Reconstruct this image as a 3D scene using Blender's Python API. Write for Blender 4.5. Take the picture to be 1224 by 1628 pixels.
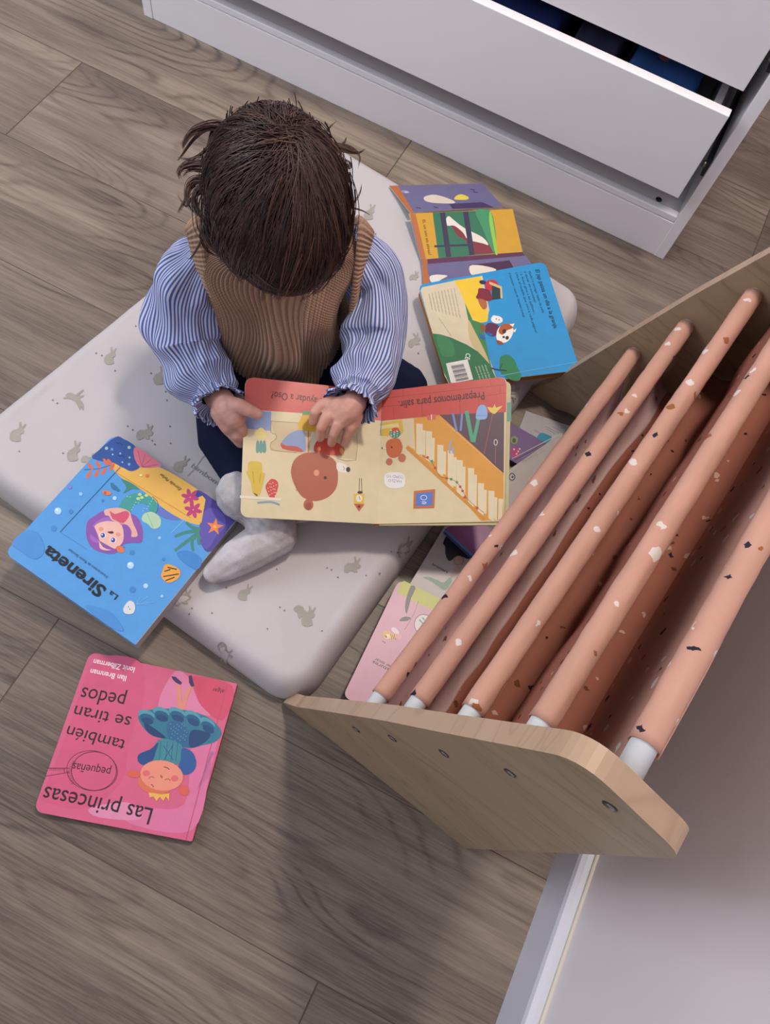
import bpy, bmesh, math, random
import numpy as np
from mathutils import Vector, Matrix, noise
from mathutils.geometry import tessellate_polygon
random.seed(7)
for o in list(bpy.data.objects): bpy.data.objects.remove(o)
scene = bpy.context.scene
COL = scene.collection
# ------------------------------------------------------------------ camera
H = 1.05                                    # height of the camera above the floor
RC = np.array([[0.88902359, 0.43949644, 0.12837416],
               [0.45284598, -0.802631, -0.38821902],
               [-0.0675838, 0.40326959, -0.91258209]])   # world -> camera (x right, y down, z ahead)
cd = bpy.data.cameras.new('camera'); cam = bpy.data.objects.new('camera', cd); COL.objects.link(cam)
cd.sensor_fit = 'HORIZONTAL'; cd.sensor_width = 36; cd.lens = 36 * 1224 / 1224; cd.clip_start = .02
m = Matrix(((RC[0][0], -RC[1][0], -RC[2][0], 0), (RC[0][1], -RC[1][1], -RC[2][1], 0), (RC[0][2], -RC[1][2], -RC[2][2], H), (0, 0, 0, 1)))
cam.matrix_world = m
scene.camera = cam
# ------------------------------------------------------------------ light
w = bpy.data.worlds.new('room_light'); scene.world = w; w.use_nodes = True
w.node_tree.nodes['Background'].inputs[0].default_value = (.90, .92, 1.0, 1)
w.node_tree.nodes['Background'].inputs[1].default_value = .62
def area(name, loc, target, size, energy, col, shape='DISK', sy=None):
    l = bpy.data.lights.new(name, 'AREA'); l.shape = shape; l.size = size
    if sy: l.size_y = sy
    l.energy = energy; l.color = col
    o = bpy.data.objects.new(name, l); COL.objects.link(o); o.location = loc
    o.rotation_euler = (Vector(target) - Vector(loc)).to_track_quat('-Z', 'Y').to_euler()
    return o
area('ceiling_lamp_light', (.11, 1.12, 2.42), (-.1, .6, 0), .22, 33, (1, .87, .75))
area('window_light', (-2.2, .1, 1.7), (-.1, .7, .1), 1.2, 34, (.86, .91, 1), 'RECTANGLE', 1.3)
scene.view_settings.view_transform = 'Standard'; scene.view_settings.look = 'None'
scene.view_settings.gamma = 1; scene.view_settings.use_curve_mapping = False
scene.view_settings.exposure = -.14

# ------------------------------------------------------------------ helpers
def ray(x, y): return Vector(RC.T @ np.array([(x - 612) / 1224, (y - 814) / 1224, 1]))
CP = Vector((0, 0, H))
def at(x, y, z=0.0):
    d = ray(x, y); return CP + d * ((z - H) / d.z)
def atp(x, y, o, n):
    d = ray(x, y); return CP + d * ((o - CP).dot(n) / d.dot(n))
def lin(c): return c / 12.92 if c <= .04045 else ((c + .055) / 1.055) ** 2.4
GAIN = 1.0
def hexc(h, gain=GAIN):
    h = h.lstrip('#'); v = [min(lin(int(h[i:i + 2], 16) / 255) * gain, .86) for i in (0, 2, 4)]
    return (*v, 1)
def tag(o, label=None, cat=None, group=None, kind=None):
    if label: o['label'] = label
    if cat: o['category'] = cat
    if group: o['group'] = group
    if kind: o['kind'] = kind
    return o
def empty(name, loc, label=None, cat=None, group=None):
    o = bpy.data.objects.new(name, None); COL.objects.link(o); o.location = loc; o.empty_display_size = .05
    return tag(o, label, cat, group)
def nmat(name, col=(.5, .5, .5, 1), rough=.5, spec=.5, metal=0):
    m = bpy.data.materials.new(name); m.use_nodes = True
    b = m.node_tree.nodes['Principled BSDF']
    b.inputs['Base Color'].default_value = col; b.inputs['Roughness'].default_value = rough
    b.inputs['Specular IOR Level'].default_value = spec; b.inputs['Metallic'].default_value = metal
    return m, m.node_tree, b
def N(nt, t, **k):
    n = nt.nodes.new(t)
    for a, b in k.items(): setattr(n, a, b)
    return n
def lk(nt, a, b): nt.links.new(a, b)
def ramp(nt, fac, stops):
    r = N(nt, 'ShaderNodeValToRGB')
    while len(r.color_ramp.elements) < len(stops): r.color_ramp.elements.new(.5)
    for e, (p, c) in zip(r.color_ramp.elements, stops): e.position = p; e.color = c
    lk(nt, fac, r.inputs[0]); return r.outputs[0]
def mth(nt, op, a, b=None, c=None):
    n = N(nt, 'ShaderNodeMath', operation=op)
    for i, v in enumerate((a, b, c)):
        if v is None: continue
        if isinstance(v, (int, float)): n.inputs[i].default_value = v
        else: lk(nt, v, n.inputs[i])
    return n.outputs[0]
def mix(nt, f, a, b, mode='MIX'):
    n = N(nt, 'ShaderNodeMix', data_type='RGBA', blend_type=mode)
    for i, v in ((0, f), (6, a), (7, b)):
        if isinstance(v, (int, float)): n.inputs[i].default_value = v
        elif isinstance(v, tuple): n.inputs[i].default_value = v
        else: lk(nt, v, n.inputs[i])
    return n.outputs[2]
def noise_bump(nt, b, scale, strength, dist=.001, detail=3, vec=None):
    t = N(nt, 'ShaderNodeTexNoise'); t.inputs['Scale'].default_value = scale; t.inputs['Detail'].default_value = detail
    if vec is None:
        tc = N(nt, 'ShaderNodeTexCoord'); vec = tc.outputs['Object']
    lk(nt, vec, t.inputs['Vector'])
    bp = N(nt, 'ShaderNodeBump'); bp.inputs['Strength'].default_value = strength; bp.inputs['Distance'].default_value = dist
    lk(nt, t.outputs['Fac'], bp.inputs['Height']); lk(nt, bp.outputs[0], b.inputs['Normal'])
    return t.outputs['Fac']
def simple(name, h, rough=.5, spec=.4, bump=None, metal=0, gain=GAIN, var=0.06, vscale=9):
    m, nt, b = nmat(name, hexc(h, gain), rough, spec, metal)
    tc = N(nt, 'ShaderNodeTexCoord')
    t = N(nt, 'ShaderNodeTexNoise'); t.inputs['Scale'].default_value = vscale; lk(nt, tc.outputs['Object'], t.inputs['Vector'])
    c = hexc(h, gain); lo = tuple(x * (1 - var) for x in c[:3]) + (1,); hi = tuple(min(.9, x * (1 + var)) for x in c[:3]) + (1,)
    lk(nt, ramp(nt, t.outputs['Fac'], [(.3, lo), (.7, hi)]), b.inputs['Base Color'])
    if bump: noise_bump(nt, b, bump[0], bump[1], bump[2] if len(bump) > 2 else .001)
    return m
INK = {}
def ink(h):
    if h not in INK:
        INK[h] = simple('printed_ink_' + h.lstrip('#'), h, .37, .45, None, 0, GAIN, .03, 60)
    return INK[h]

class MB:                                    # collects faces, builds ONE mesh object
    def __init__(s): s.v = []; s.f = []; s.m = []; s.mats = []; s.uv = []; s.sm = []
    def mi(s, mat):
        if mat not in s.mats: s.mats.append(mat)
        return s.mats.index(mat)
    def add(s, vs, fs, mat, uvs=None, smooth=False):
        b = len(s.v); s.v += [tuple(v) for v in vs]; k = s.mi(mat)
        for i, f in enumerate(fs):
            s.f.append([b + q for q in f]); s.m.append(k); s.sm.append(smooth)
            s.uv.append(uvs[i] if uvs is not None else None)
    def box(s, lo, hi, mat, M=None):
        x0, y0, z0 = lo; x1, y1, z1 = hi
        vs = [Vector(p) for p in ((x0, y0, z0), (x1, y0, z0), (x1, y1, z0), (x0, y1, z0), (x0, y0, z1), (x1, y0, z1), (x1, y1, z1), (x0, y1, z1))]
        if M: vs = [M @ v for v in vs]
        s.add(vs, [(0, 3, 2, 1), (4, 5, 6, 7), (0, 1, 5, 4), (1, 2, 6, 5), (2, 3, 7, 6), (3, 0, 4, 7)], mat)
    def tube(s, pts, r, mat, n=12, cap=True, smooth=True):
        pts = [Vector(p) for p in pts]; rs = r if isinstance(r, (list, tuple)) else [r] * len(pts)
        vs = []; up = None
        for i, p in enumerate(pts):
            t = (pts[min(i + 1, len(pts) - 1)] - pts[max(i - 1, 0)]).normalized()
            if up is None: up = t.orthogonal().normalized()
            a = (up - t * up.dot(t)).normalized(); up = a; b_ = t.cross(a)
            for k in range(n):
                an = 2 * math.pi * k / n; vs.append(p + (a * math.cos(an) + b_ * math.sin(an)) * rs[i])
        fs = [(i * n + k, i * n + (k + 1) % n, (i + 1) * n + (k + 1) % n, (i + 1) * n + k) for i in range(len(pts) - 1) for k in range(n)]
        if cap: fs += [tuple(range(n))[::-1], tuple((len(pts) - 1) * n + k for k in range(n))]
        s.add(vs, fs, mat, None, smooth)
    def build(s, name, parent=None, bevel=None, seg=2, recalc=False):
        off = Vector(parent.matrix_world.translation) if parent else Vector((0, 0, 0))
        me = bpy.data.meshes.new(name)
        me.from_pydata([tuple(Vector(v)) for v in s.v], [], s.f)
        for mt in s.mats: me.materials.append(mt)
        me.polygons.foreach_set('material_index', s.m); me.polygons.foreach_set('use_smooth', s.sm)
        if any(u is not None for u in s.uv):
            ul = me.uv_layers.new(name='UVMap'); k = 0
            for f, u in zip(s.f, s.uv):
                for i in range(len(f)):
                    ul.data[k].uv = u[i] if u is not None else (0, 0); k += 1
        if recalc:
            bm = bmesh.new(); bm.from_mesh(me); bmesh.ops.recalc_face_normals(bm, faces=bm.faces); bm.to_mesh(me); bm.free()
        me.update()
        return place(me, name, parent, bevel, seg)
def wloc(o):
    v = Vector(o.location)
    while o.parent: o = o.parent; v += Vector(o.location)
    return v
def place(me, name, parent=None, bevel=None, seg=2):
    """link a mesh given in world coordinates, origin moved to its base centre (or its parent's origin)"""
    o = bpy.data.objects.new(name, me); COL.objects.link(o)
    if parent is None:
        n = len(me.vertices); co = np.empty(n * 3); me.vertices.foreach_get('co', co); co = co.reshape(-1, 3)
        c = Vector(((co[:, 0].min() + co[:, 0].max()) / 2, (co[:, 1].min() + co[:, 1].max()) / 2, co[:, 2].min()))
        me.transform(Matrix.Translation(-c)); o.location = c
    else:
        me.transform(Matrix.Translation(-wloc(parent))); o.parent = parent
    if bevel:
        b = o.modifiers.new('bevel', 'BEVEL'); b.width = bevel; b.segments = seg; b.limit_method = 'ANGLE'; b.angle_limit = .6
    return o
# world-space MB.build needs the parent chain without a depsgraph update
def _mb_build(s, name, parent=None, bevel=None, seg=2, recalc=False):
    me = bpy.data.meshes.new(name); me.from_pydata(s.v, [], s.f)
    for mt in s.mats: me.materials.append(mt)
    me.polygons.foreach_set('material_index', s.m); me.polygons.foreach_set('use_smooth', s.sm)
    if any(u is not None for u in s.uv):
        ul = me.uv_layers.new(name='UVMap'); k = 0
        for f, u in zip(s.f, s.uv):
            for i in range(len(f)):
                ul.data[k].uv = u[i] if u is not None else (0, 0); k += 1
    if recalc:
        bm = bmesh.new(); bm.from_mesh(me); bmesh.ops.recalc_face_normals(bm, faces=bm.faces); bm.to_mesh(me); bm.free()
    me.update(); return place(me, name, parent, bevel, seg)
MB.build = _mb_build

def catmull(pts, per=6, closed=False):
    P = [np.array(p, float) for p in pts]; n = len(P); out = []
    rng = range(n) if closed else range(n - 1)
    for i in rng:
        if closed: a, b, c, d = P[i - 1], P[i], P[(i + 1) % n], P[(i + 2) % n]
        else: a, b, c, d = P[max(i - 1, 0)], P[i], P[i + 1], P[min(i + 2, n - 1)]
        for k in range(per):
            t = k / per
            out.append(.5 * ((2 * b) + (c - a) * t + (2 * a - 5 * b + 4 * c - d) * t * t + (3 * b - a - 3 * c + d) * t ** 3))
    if not closed: out.append(P[-1])
    return out

class Art:
    """flat printed artwork on a plane (o, n), coordinates read off a rectified view of the cover"""
    def __init__(s, mb, o, n, ox=0, oy=0, sc=1, zf=None):
        s.mb = mb; s.o = Vector(o); s.n = Vector(n).normalized(); s.c = (ox, oy, sc); s.k = 0; s.zf = zf; s.step = 5e-6
    def P(s, p): return atp(s.c[0] + p[0] / s.c[2], s.c[1] + p[1] / s.c[2], s.o, s.n)
    def lift(s, v, k=None):
        q = Vector(v) + s.n * (2e-5 + (s.k if k is None else k) * s.step)
        if s.zf: q.z += s.zf(q)
        return q
    def raw(s, vs, col):
        s.k += 1
        u = s.n.orthogonal().normalized(); w_ = s.n.cross(u)
        p2 = [Vector((v.dot(u), v.dot(w_), 0)) for v in vs]
        tris = tessellate_polygon([p2])
        fs = []
        for t in tris:
            a, b, c = (p2[i] for i in t)
            if abs((b - a).cross(c - a).z) < 1e-12: continue
            fs.append(tuple(t) if (b - a).cross(c - a).z > 0 else tuple(t)[::-1])
        s.mb.add([s.lift(v) for v in vs], fs, ink(col) if isinstance(col, str) else col)
    def poly(s, pts, col, smooth=0):
        if smooth: pts = catmull(pts, smooth, True)
        s.raw([s.P(p) for p in pts], col)
    def ell(s, cx, cy, rx, ry=None, rot=0, col='#ffffff', n=22):
        ry = ry or rx; r = math.radians(rot)
        s.raw([s.P((cx + rx * math.cos(t) * math.cos(r) - ry * math.sin(t) * math.sin(r), cy + rx * math.cos(t) * math.sin(r) + ry * math.sin(t) * math.cos(r))) for t in [2 * math.pi * i / n for i in range(n)]], col)
    def line(s, pts, wd, col, smooth=0):
        if smooth: pts = catmull(pts, smooth)
        pts = [np.array(p, float) for p in pts]; s.k += 1
        ws = wd if isinstance(wd, (list, tuple)) else None
        L = []; R = []
        for i, p in enumerate(pts):
            t = pts[min(i + 1, len(pts) - 1)] - pts[max(i - 1, 0)]; t = t / (np.linalg.norm(t) + 1e-9)
            hw = (wd if ws is None else ws[0] + (ws[1] - ws[0]) * i / (len(pts) - 1)) / 2
            nn = np.array([-t[1], t[0]]) * hw; L.append(s.lift(s.P(p + nn))); R.append(s.lift(s.P(p - nn)))
        n = len(pts); s.mb.add(L + R, [(i, i + 1, n + i + 1, n + i) for i in range(n - 1)], ink(col) if isinstance(col, str) else col)
    def ring(s, cx, cy, rx, ry, wd, col, rot=0):
        r = math.radians(rot); n = 28
        s.line([(cx + rx * math.cos(t) * math.cos(r) - ry * math.sin(t) * math.sin(r), cy + rx * math.cos(t) * math.sin(r) + ry * math.sin(t) * math.cos(r)) for t in [2 * math.pi * i / n for i in range(n + 1)]], wd, col)
    def text(s, txt, p0, p1, hgt, col, bold=0.0, shear=0.0):
        """baseline from p0 to p1, cap height hgt (same units), reading direction p0 -> p1"""
        cu = bpy.data.curves.new('t', 'FONT'); cu.body = txt; cu.resolution_u = 3; cu.offset = bold; cu.shear = shear
        ob = bpy.data.objects.new('t', cu); COL.objects.link(ob)
        bpy.context.view_layer.update()
        dg = bpy.context.evaluated_depsgraph_get(); me = bpy.data.meshes.new_from_object(ob.evaluated_get(dg))
        bpy.data.objects.remove(ob)
        if not me.vertices: return
        xs = [v.co.x for v in me.vertices]; x0, x1 = min(xs), max(xs)
        a = s.P(p0); b = s.P(p1); d = (b - a); L = d.length; d.normalize(); up = s.n.cross(d).normalized()
        mpp = (s.P((p0[0] + 1, p0[1])) - a).length; mpq = (s.P((p0[0], p0[1] + 1)) - a).length
        hm = hgt * (mpp + mpq) / 2
        s.k += 1
        vs = [s.lift(a + d * ((v.co.x - x0) / (x1 - x0) * L) + up * (v.co.y / .7 * hm)) for v in me.vertices]
        fs = [tuple(p.vertices) for p in me.polygons]
        s.mb.add(vs, fs, ink(col) if isinstance(col, str) else col)
        bpy.data.meshes.remove(me)

def rounded(pts, r, seg=6, which=None):
    """round the corners of a planar 3-D polygon"""
    out = []; n = len(pts)
    for i in range(n):
        p = Vector(pts[i]); a = (Vector(pts[i - 1]) - p); b = (Vector(pts[(i + 1) % n]) - p)
        rr = r[i] if isinstance(r, (list, tuple)) else r
        if rr <= 0: out.append(p); continue
        a.normalize(); b.normalize(); A = p + a * rr; B = p + b * rr
        for k in range(seg + 1):
            t = k / seg; out.append(A * (1 - t) ** 2 + p * 2 * t * (1 - t) + B * t * t)
    return out
def slab(mb, outline, n, t0, t1, mat, side=None):
    """prism between outline+n*t0 and outline+n*t1"""
    n = Vector(n).normalized(); k = len(outline); side = side or mat
    area2 = sum((outline[i].cross(outline[(i + 1) % k]) for i in range(k)), Vector((0, 0, 0))).dot(n)
    if area2 < 0: outline = outline[::-1]
    lo = [p + n * t0 for p in outline]; hi = [p + n * t1 for p in outline]
    mb.add(hi, [tuple(range(k))], mat); mb.add(lo, [tuple(range(k))[::-1]], mat)
    mb.add(lo + hi, [(i, (i + 1) % k, k + (i + 1) % k, k + i) for i in range(k)], side)
def inset(pts, d):
    c = sum((Vector(p) for p in pts), Vector()) / len(pts)
    return [Vector(p) + (c - Vector(p)).normalized() * d for p in pts]

# ------------------------------------------------------------------ materials
def wood_floor():
    m, nt, b = nmat('grey_brown_wood_plank', rough=.42, spec=.35)
    uv = N(nt, 'ShaderNodeUVMap'); sp = N(nt, 'ShaderNodeSeparateXYZ'); lk(nt, uv.outputs[0], sp.inputs[0])
    u, v = sp.outputs[0], sp.outputs[1]
    at_ = N(nt, 'ShaderNodeAttribute', attribute_name='tone')
    def tex(su, sv, det=4, rough=.55, off=0.0):
        c = N(nt, 'ShaderNodeCombineXYZ'); lk(nt, mth(nt, 'MULTIPLY', u, su), c.inputs[0]); lk(nt, mth(nt, 'MULTIPLY', v, sv), c.inputs[1]); c.inputs[2].default_value = off
        t = N(nt, 'ShaderNodeTexNoise'); t.inputs['Scale'].default_value = 1; t.inputs['Detail'].default_value = det; t.inputs['Roughness'].default_value = rough
        lk(nt, c.outputs[0], t.inputs['Vector']); return t.outputs['Fac']
    big = tex(1.7, 6.5, 1.5, .4)
    ringv = mth(nt, 'ADD', mth(nt, 'MULTIPLY', big, 150), mth(nt, 'MULTIPLY', v, 35))
    ringv = mth(nt, 'ADD', ringv, mth(nt, 'MULTIPLY', tex(9, 60, 3), 3.0))
    s = mth(nt, 'SINE', ringv)
    rings = mth(nt, 'POWER', mth(nt, 'MULTIPLY_ADD', s, .5, .5), 5)
    msk = ramp(nt, tex(3, 9, 2, .5, 4.2), [(.42, (0, 0, 0, 1)), (.62, (1, 1, 1, 1))])
    rings = mth(nt, 'MULTIPLY', rings, msk)
    fine = tex(7, 190, 4, .6, 1.7); patch = tex(1.6, 7, 3, .5, 9.1); streak = tex(2.2, 48, 3, .6, 3.3)
    base = ramp(nt, patch, [(.32, hexc('#5b4f4a')), (.5, hexc('#84766d')), (.68, hexc('#aa9a89'))])
    base = mix(nt, mth(nt, 'MULTIPLY', ramp(nt, streak, [(.42, (0, 0, 0, 1)), (.66, (1, 1, 1, 1))]), .6), base, hexc('#5a4e48'))
    base = mix(nt, mth(nt, 'MULTIPLY', ramp(nt, fine, [(.42, (0, 0, 0, 1)), (.68, (1, 1, 1, 1))]), .35), base, hexc('#675a52'))
    base = mix(nt, mth(nt, 'MULTIPLY', rings, .8), base, hexc('#4f4441'))
    base = mix(nt, 1.0, base, at_.outputs['Color'], 'MULTIPLY')
    vf = tex(16, 420, 3, .65, 6.6)
    base = mix(nt, mth(nt, 'MULTIPLY', ramp(nt, vf, [(.38, (1, 1, 1, 1)), (.62, (0, 0, 0, 1))]), .22), base, hexc('#b3a18d'))
    base = mix(nt, 1.0, base, (.86, .86, .86, 1), 'MULTIPLY')
    lk(nt, base, b.inputs['Base Color'])
    bp = N(nt, 'ShaderNodeBump'); bp.inputs['Strength'].default_value = .22; bp.inputs['Distance'].default_value = .0012
    lk(nt, mth(nt, 'SUBTRACT', fine, mth(nt, 'MULTIPLY', rings, .5)), bp.inputs['Height']); lk(nt, bp.outputs[0], b.inputs['Normal'])
    return m
FLOOR = wood_floor()
GROUT = simple('dark_grout', '#5a504a', .8, .2)
WALL = simple('painted_wall_warm_white', '#b6b0b3', .75, .25, (160, .12, .0006), gain=1.62, var=.02)
BASEB = simple('satin_white_baseboard', '#b0b0bb', .35, .5, gain=1.35, var=.02)
WHITE = simple('white_laminate', '#bab7c0', .42, .4, (300, .03, .0004), gain=1.75, var=.012)
WHITE_EDGE = simple('white_laminate_edge', '#c6c5cb', .4, .4, gain=1.45, var=.01)
DARK = simple('dark_runner_metal', '#2a2b33', .4, .5, var=.1)
METAL = simple('screw_metal', '#8a8478', .3, .6, metal=.9)
def birch(name, h1, h2, h3):
    m, nt, b = nmat(name, rough=.42, spec=.35)
    tc = N(nt, 'ShaderNodeTexCoord'); mp = N(nt, 'ShaderNodeMapping'); mp.inputs['Scale'].default_value = (2.2, 2.2, 9); mp.inputs['Rotation'].default_value = (0, .9, 0)
    lk(nt, tc.outputs['Object'], mp.inputs[0])
    t = N(nt, 'ShaderNodeTexNoise'); t.inputs['Scale'].default_value = 1.6; t.inputs['Detail'].default_value = 2; t.inputs['Distortion'].default_value = .6; lk(nt, mp.outputs[0], t.inputs['Vector'])
    r = mth(nt, 'POWER', mth(nt, 'MULTIPLY_ADD', mth(nt, 'SINE', mth(nt, 'MULTIPLY', t.outputs['Fac'], 60)), .5, .5), 14)
    base = ramp(nt, t.outputs['Fac'], [(.3, hexc(h1)), (.7, hexc(h2))])
    t2 = N(nt, 'ShaderNodeTexNoise'); t2.inputs['Scale'].default_value = 22; t2.inputs['Detail'].default_value = 4; lk(nt, mp.outputs[0], t2.inputs['Vector'])
    base = mix(nt, mth(nt, 'MULTIPLY', t2.outputs['Fac'], .25), base, hexc(h3))
    lk(nt, mix(nt, mth(nt, 'MULTIPLY', r, .4), base, hexc(h3)), b.inputs['Base Color']); return m
PLY = birch('birch_plywood_face', '#9c876c', '#ab9679', '#7c684f')
PLYEDGE = birch('sanded_plywood_edge', '#ab9079', '#b79c85', '#907763')
def terrazzo(name, base, specks, dens=1.0, rough=.8, vary=.06):
    m, nt, b = nmat(name, rough=rough, spec=.2)
    uv = N(nt, 'ShaderNodeUVMap')
    t = N(nt, 'ShaderNodeTexNoise'); t.inputs['Scale'].default_value = 12; t.inputs['Detail'].default_value = 3; lk(nt, uv.outputs[0], t.inputs['Vector'])
    c = hexc(base); cur = ramp(nt, t.outputs['Fac'], [(.3, tuple(x * (1 - vary) for x in c[:3]) + (1,)), (.7, tuple(x * (1 + vary) for x in c[:3]) + (1,))])
    tn = N(nt, 'ShaderNodeTexNoise'); tn.inputs['Scale'].default_value = 90; lk(nt, uv.outputs[0], tn.inputs['Vector'])
    vm = N(nt, 'ShaderNodeVectorMath', operation='MULTIPLY_ADD'); lk(nt, tn.outputs['Color'], vm.inputs[0]); vm.inputs[1].default_value = (.012, .012, 0); lk(nt, uv.outputs[0], vm.inputs[2])
    for i, (sc, hx, th, rad) in enumerate(specks):
        mp = N(nt, 'ShaderNodeMapping'); mp.inputs['Location'].default_value = (i * .37, i * .71, 0); lk(nt, vm.outputs[0], mp.inputs[0])
        vo = N(nt, 'ShaderNodeTexVoronoi', distance='MINKOWSKI', voronoi_dimensions='2D'); vo.inputs['Exponent'].default_value = .9 if i % 2 else 1.4
        vo.inputs['Scale'].default_value = sc; lk(nt, mp.outputs[0], vo.inputs['Vector'])
        sp = N(nt, 'ShaderNodeSeparateColor'); lk(nt, vo.outputs['Color'], sp.inputs[0])
        on = mth(nt, 'LESS_THAN', sp.outputs[0], th * dens)
        rr = mth(nt, 'MULTIPLY_ADD', sp.outputs[1], rad * .7, rad * .5)
        inn = mth(nt, 'LESS_THAN', vo.outputs['Distance'], rr)
        cur = mix(nt, mth(nt, 'MULTIPLY', on, inn), cur, hexc(hx))
    lk(nt, cur, b.inputs['Base Color'])
    noise_bump(nt, b, 700, .12, .0005)
    tr = N(nt, 'ShaderNodeBsdfTranslucent'); lk(nt, cur, tr.inputs['Color']); ms = N(nt, 'ShaderNodeMixShader'); ms.inputs[0].default_value = .38
    lk(nt, b.outputs[0], ms.inputs[1]); lk(nt, tr.outputs[0], ms.inputs[2]); lk(nt, ms.outputs[0], nt.nodes['Material Output'].inputs[0])
    return m
SPK = [(34, '#f0e6e0', .34, .15), (32, '#393546', .24, .14), (34, '#b0714a', .16, .14), (34, '#dba99b', .25, .17)]
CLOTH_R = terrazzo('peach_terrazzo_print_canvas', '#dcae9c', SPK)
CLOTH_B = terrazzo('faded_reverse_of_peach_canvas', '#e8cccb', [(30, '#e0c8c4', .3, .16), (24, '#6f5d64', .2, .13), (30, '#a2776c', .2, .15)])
CLOTH_SHADE = terrazzo('peach_canvas_shaded_inside', '#c07d6a', [(36, '#e6c4b8', .28, .12), (36, '#3a2f3c', .3, .11), (36, '#8a523a', .25, .12)])  # same canvas, the shade inside the pockets put into a darker colour
TIP = simple('white_painted_dowel_end', '#d2d6e2', .4, .4, gain=1.2)

# ------------------------------------------------------------------ floor, walls
def make_floor():
    mb = MB(); tone = []
    X0, X1 = -3.0, .345; Y0, Y1 = -1.6, 2.3
    pitch = .2219; y = .1095 - pitch * 8
    jx = {}                                   # known cross joints per row (row index from the y=.1095 joint)
    known = {-1: -.392, -2: .119, 0: -1.05, 1: .31, 2: -.58, 3: -.972, 4: -.372, 5: -.9}
    LEN = 1.2; k = -8
    rnd = random.Random(3)
    while y < Y1:
        xj = known.get(k, rnd.uniform(-1, 0)); x = xj - 3 * LEN
        while x < X1:
            a, b_ = max(x, X0) + .001, min(x + LEN, X1) - .001
            if b_ - a > .02:
                ou, ov = rnd.uniform(0, 40), rnd.uniform(0, 40); g = .0007
                ya, yb = max(y, Y0) + g, min(y + pitch, Y1) - g
                if yb > ya:
                    vs = [(a, ya, 0), (b_, ya, 0), (b_, yb, 0), (a, yb, 0)]
                    mb.add(vs, [(0, 1, 2, 3)], FLOOR, [[(p[0] + ou, p[1] + ov) for p in vs]])
                    t = rnd.uniform(.86, 1.14)
                    if k == 3: t = 1.10 if x < -1 else 1.2
                    if k == 4: t = 1.04
                    if k < 0: t = rnd.uniform(.72, .84)  # near rows darkened, the shading at that end put into the plank tone
                    if k == 0: t = .92
                    tone.append((t, t * rnd.uniform(.985, 1.0), t * rnd.uniform(.96, 1.0)))
            x += LEN
        y += pitch; k += 1
    nf = len(mb.f)
    mb.box((X0, Y0, -.02), (X1 + .03, Y1, -.0004), GROUT)
    o = mb.build('floor'); tag(o, kind='structure'); o.location.z += 0
    ca = o.data.color_attributes.new('tone', 'FLOAT_COLOR', 'CORNER'); i = 0
    for fi, p in enumerate(o.data.polygons):
        c = tone[fi] if fi < nf else (1, 1, 1)
        for _ in p.loop_indices: ca.data[i].color = (*c, 1); i += 1
    return o
make_floor()
XW = .347
mb = MB(); mb.box((XW, -1.6, -.02), (XW + .1, 2.3, 2.5), WALL); tag(mb.build('wall_right'), kind='structure')
mb = MB(); mb.box((-3.0, 2.3, -.02), (XW + .1, 2.4, 2.5), WALL); tag(mb.build('wall_back'), kind='structure')
mb = MB()                                     # baseboard with an eased top and a caulk line
prof = [(XW, 0), (XW - .018, 0), (XW - .018, .082), (XW - .016, .088), (XW - .010, .091), (XW, .0925)]
ys = [-1.6, 2.298]
vs = [(p[0], y, p[1]) for y in ys for p in prof]; n = len(prof)
mb.add(vs, [(i, (i + 1) % n, n + (i + 1) % n, n + i) for i in range(n)] + [tuple(range(n))[::-1], tuple(range(n, 2 * n))], BASEB)
tag(mb.build('baseboard_right', recalc=True), kind='structure')
CAULK = simple('ivory_caulk', '#b9b2a4', .5, .3, gain=1.3)
mb = MB(); mb.tube([(XW - .001, -1.6, .094), (XW - .001, 2.298, .094)], .0028, CAULK, 8); tag(mb.build('trim_1'), kind='structure')

# ------------------------------------------------------------------ chest of drawers
CX0, CX1, CY, CH, T = -.954, .149, 1.172, .76, .0195
chest = empty('chest_of_drawers', ((CX0 + CX1) / 2, CY, 0), 'white laminate chest of drawers with its lower drawers left slightly open', 'chest of drawers')
CD = .46
for x in (CX0, CX1 - T):
    mb = MB(); mb.box((x, CY, 0), (x + T, CY + CD, CH), WHITE); mb.build('side_panel', chest, .0012)
mb = MB(); mb.box((CX0, CY - .001, CH), (CX1, CY + CD, CH + .02), WHITE); mb.build('top_panel', chest, .0012)
mb = MB(); mb.box((CX0 + T, CY + CD - .006, .02), (CX1 - T, CY + CD, CH), WHITE); mb.build('back_panel', chest)
mb = MB(); mb.box((CX0 + T, CY + .0015, 0), (CX1 - T, CY + .0165, .0785), WHITE); mb.build('kick_board', chest, .0008)
mb = MB(); mb.box((CX0 + T, CY + .0022, .0797), (CX1 - T, CY + .018, .0925), WHITE_EDGE); mb.build('bottom_rail', chest, .0022, 3)
mb = MB(); mb.box((CX0 + T, CY + .018, .066), (CX1 - T, CY + CD - .006, .083), WHITE); mb.build('bottom_shelf', chest)
for (x, y) in ((.088, CY + .034), (.058, CY + .022), (-.478, CY + .024)):
    mb = MB(); r = .0055 if x == .088 else .0016
    mb.tube([(x, y, .0825), (x, y, .0843)], r, DARK, 14); tag(mb.build('cam_screw', chest), 'small dark screw head')
FX0, FX1 = CX0 + T + .004, .1105
DR = [(.147, .306, CY - .024), (.334, .515, CY - .004), (.535, .745, CY - .001)]
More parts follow.
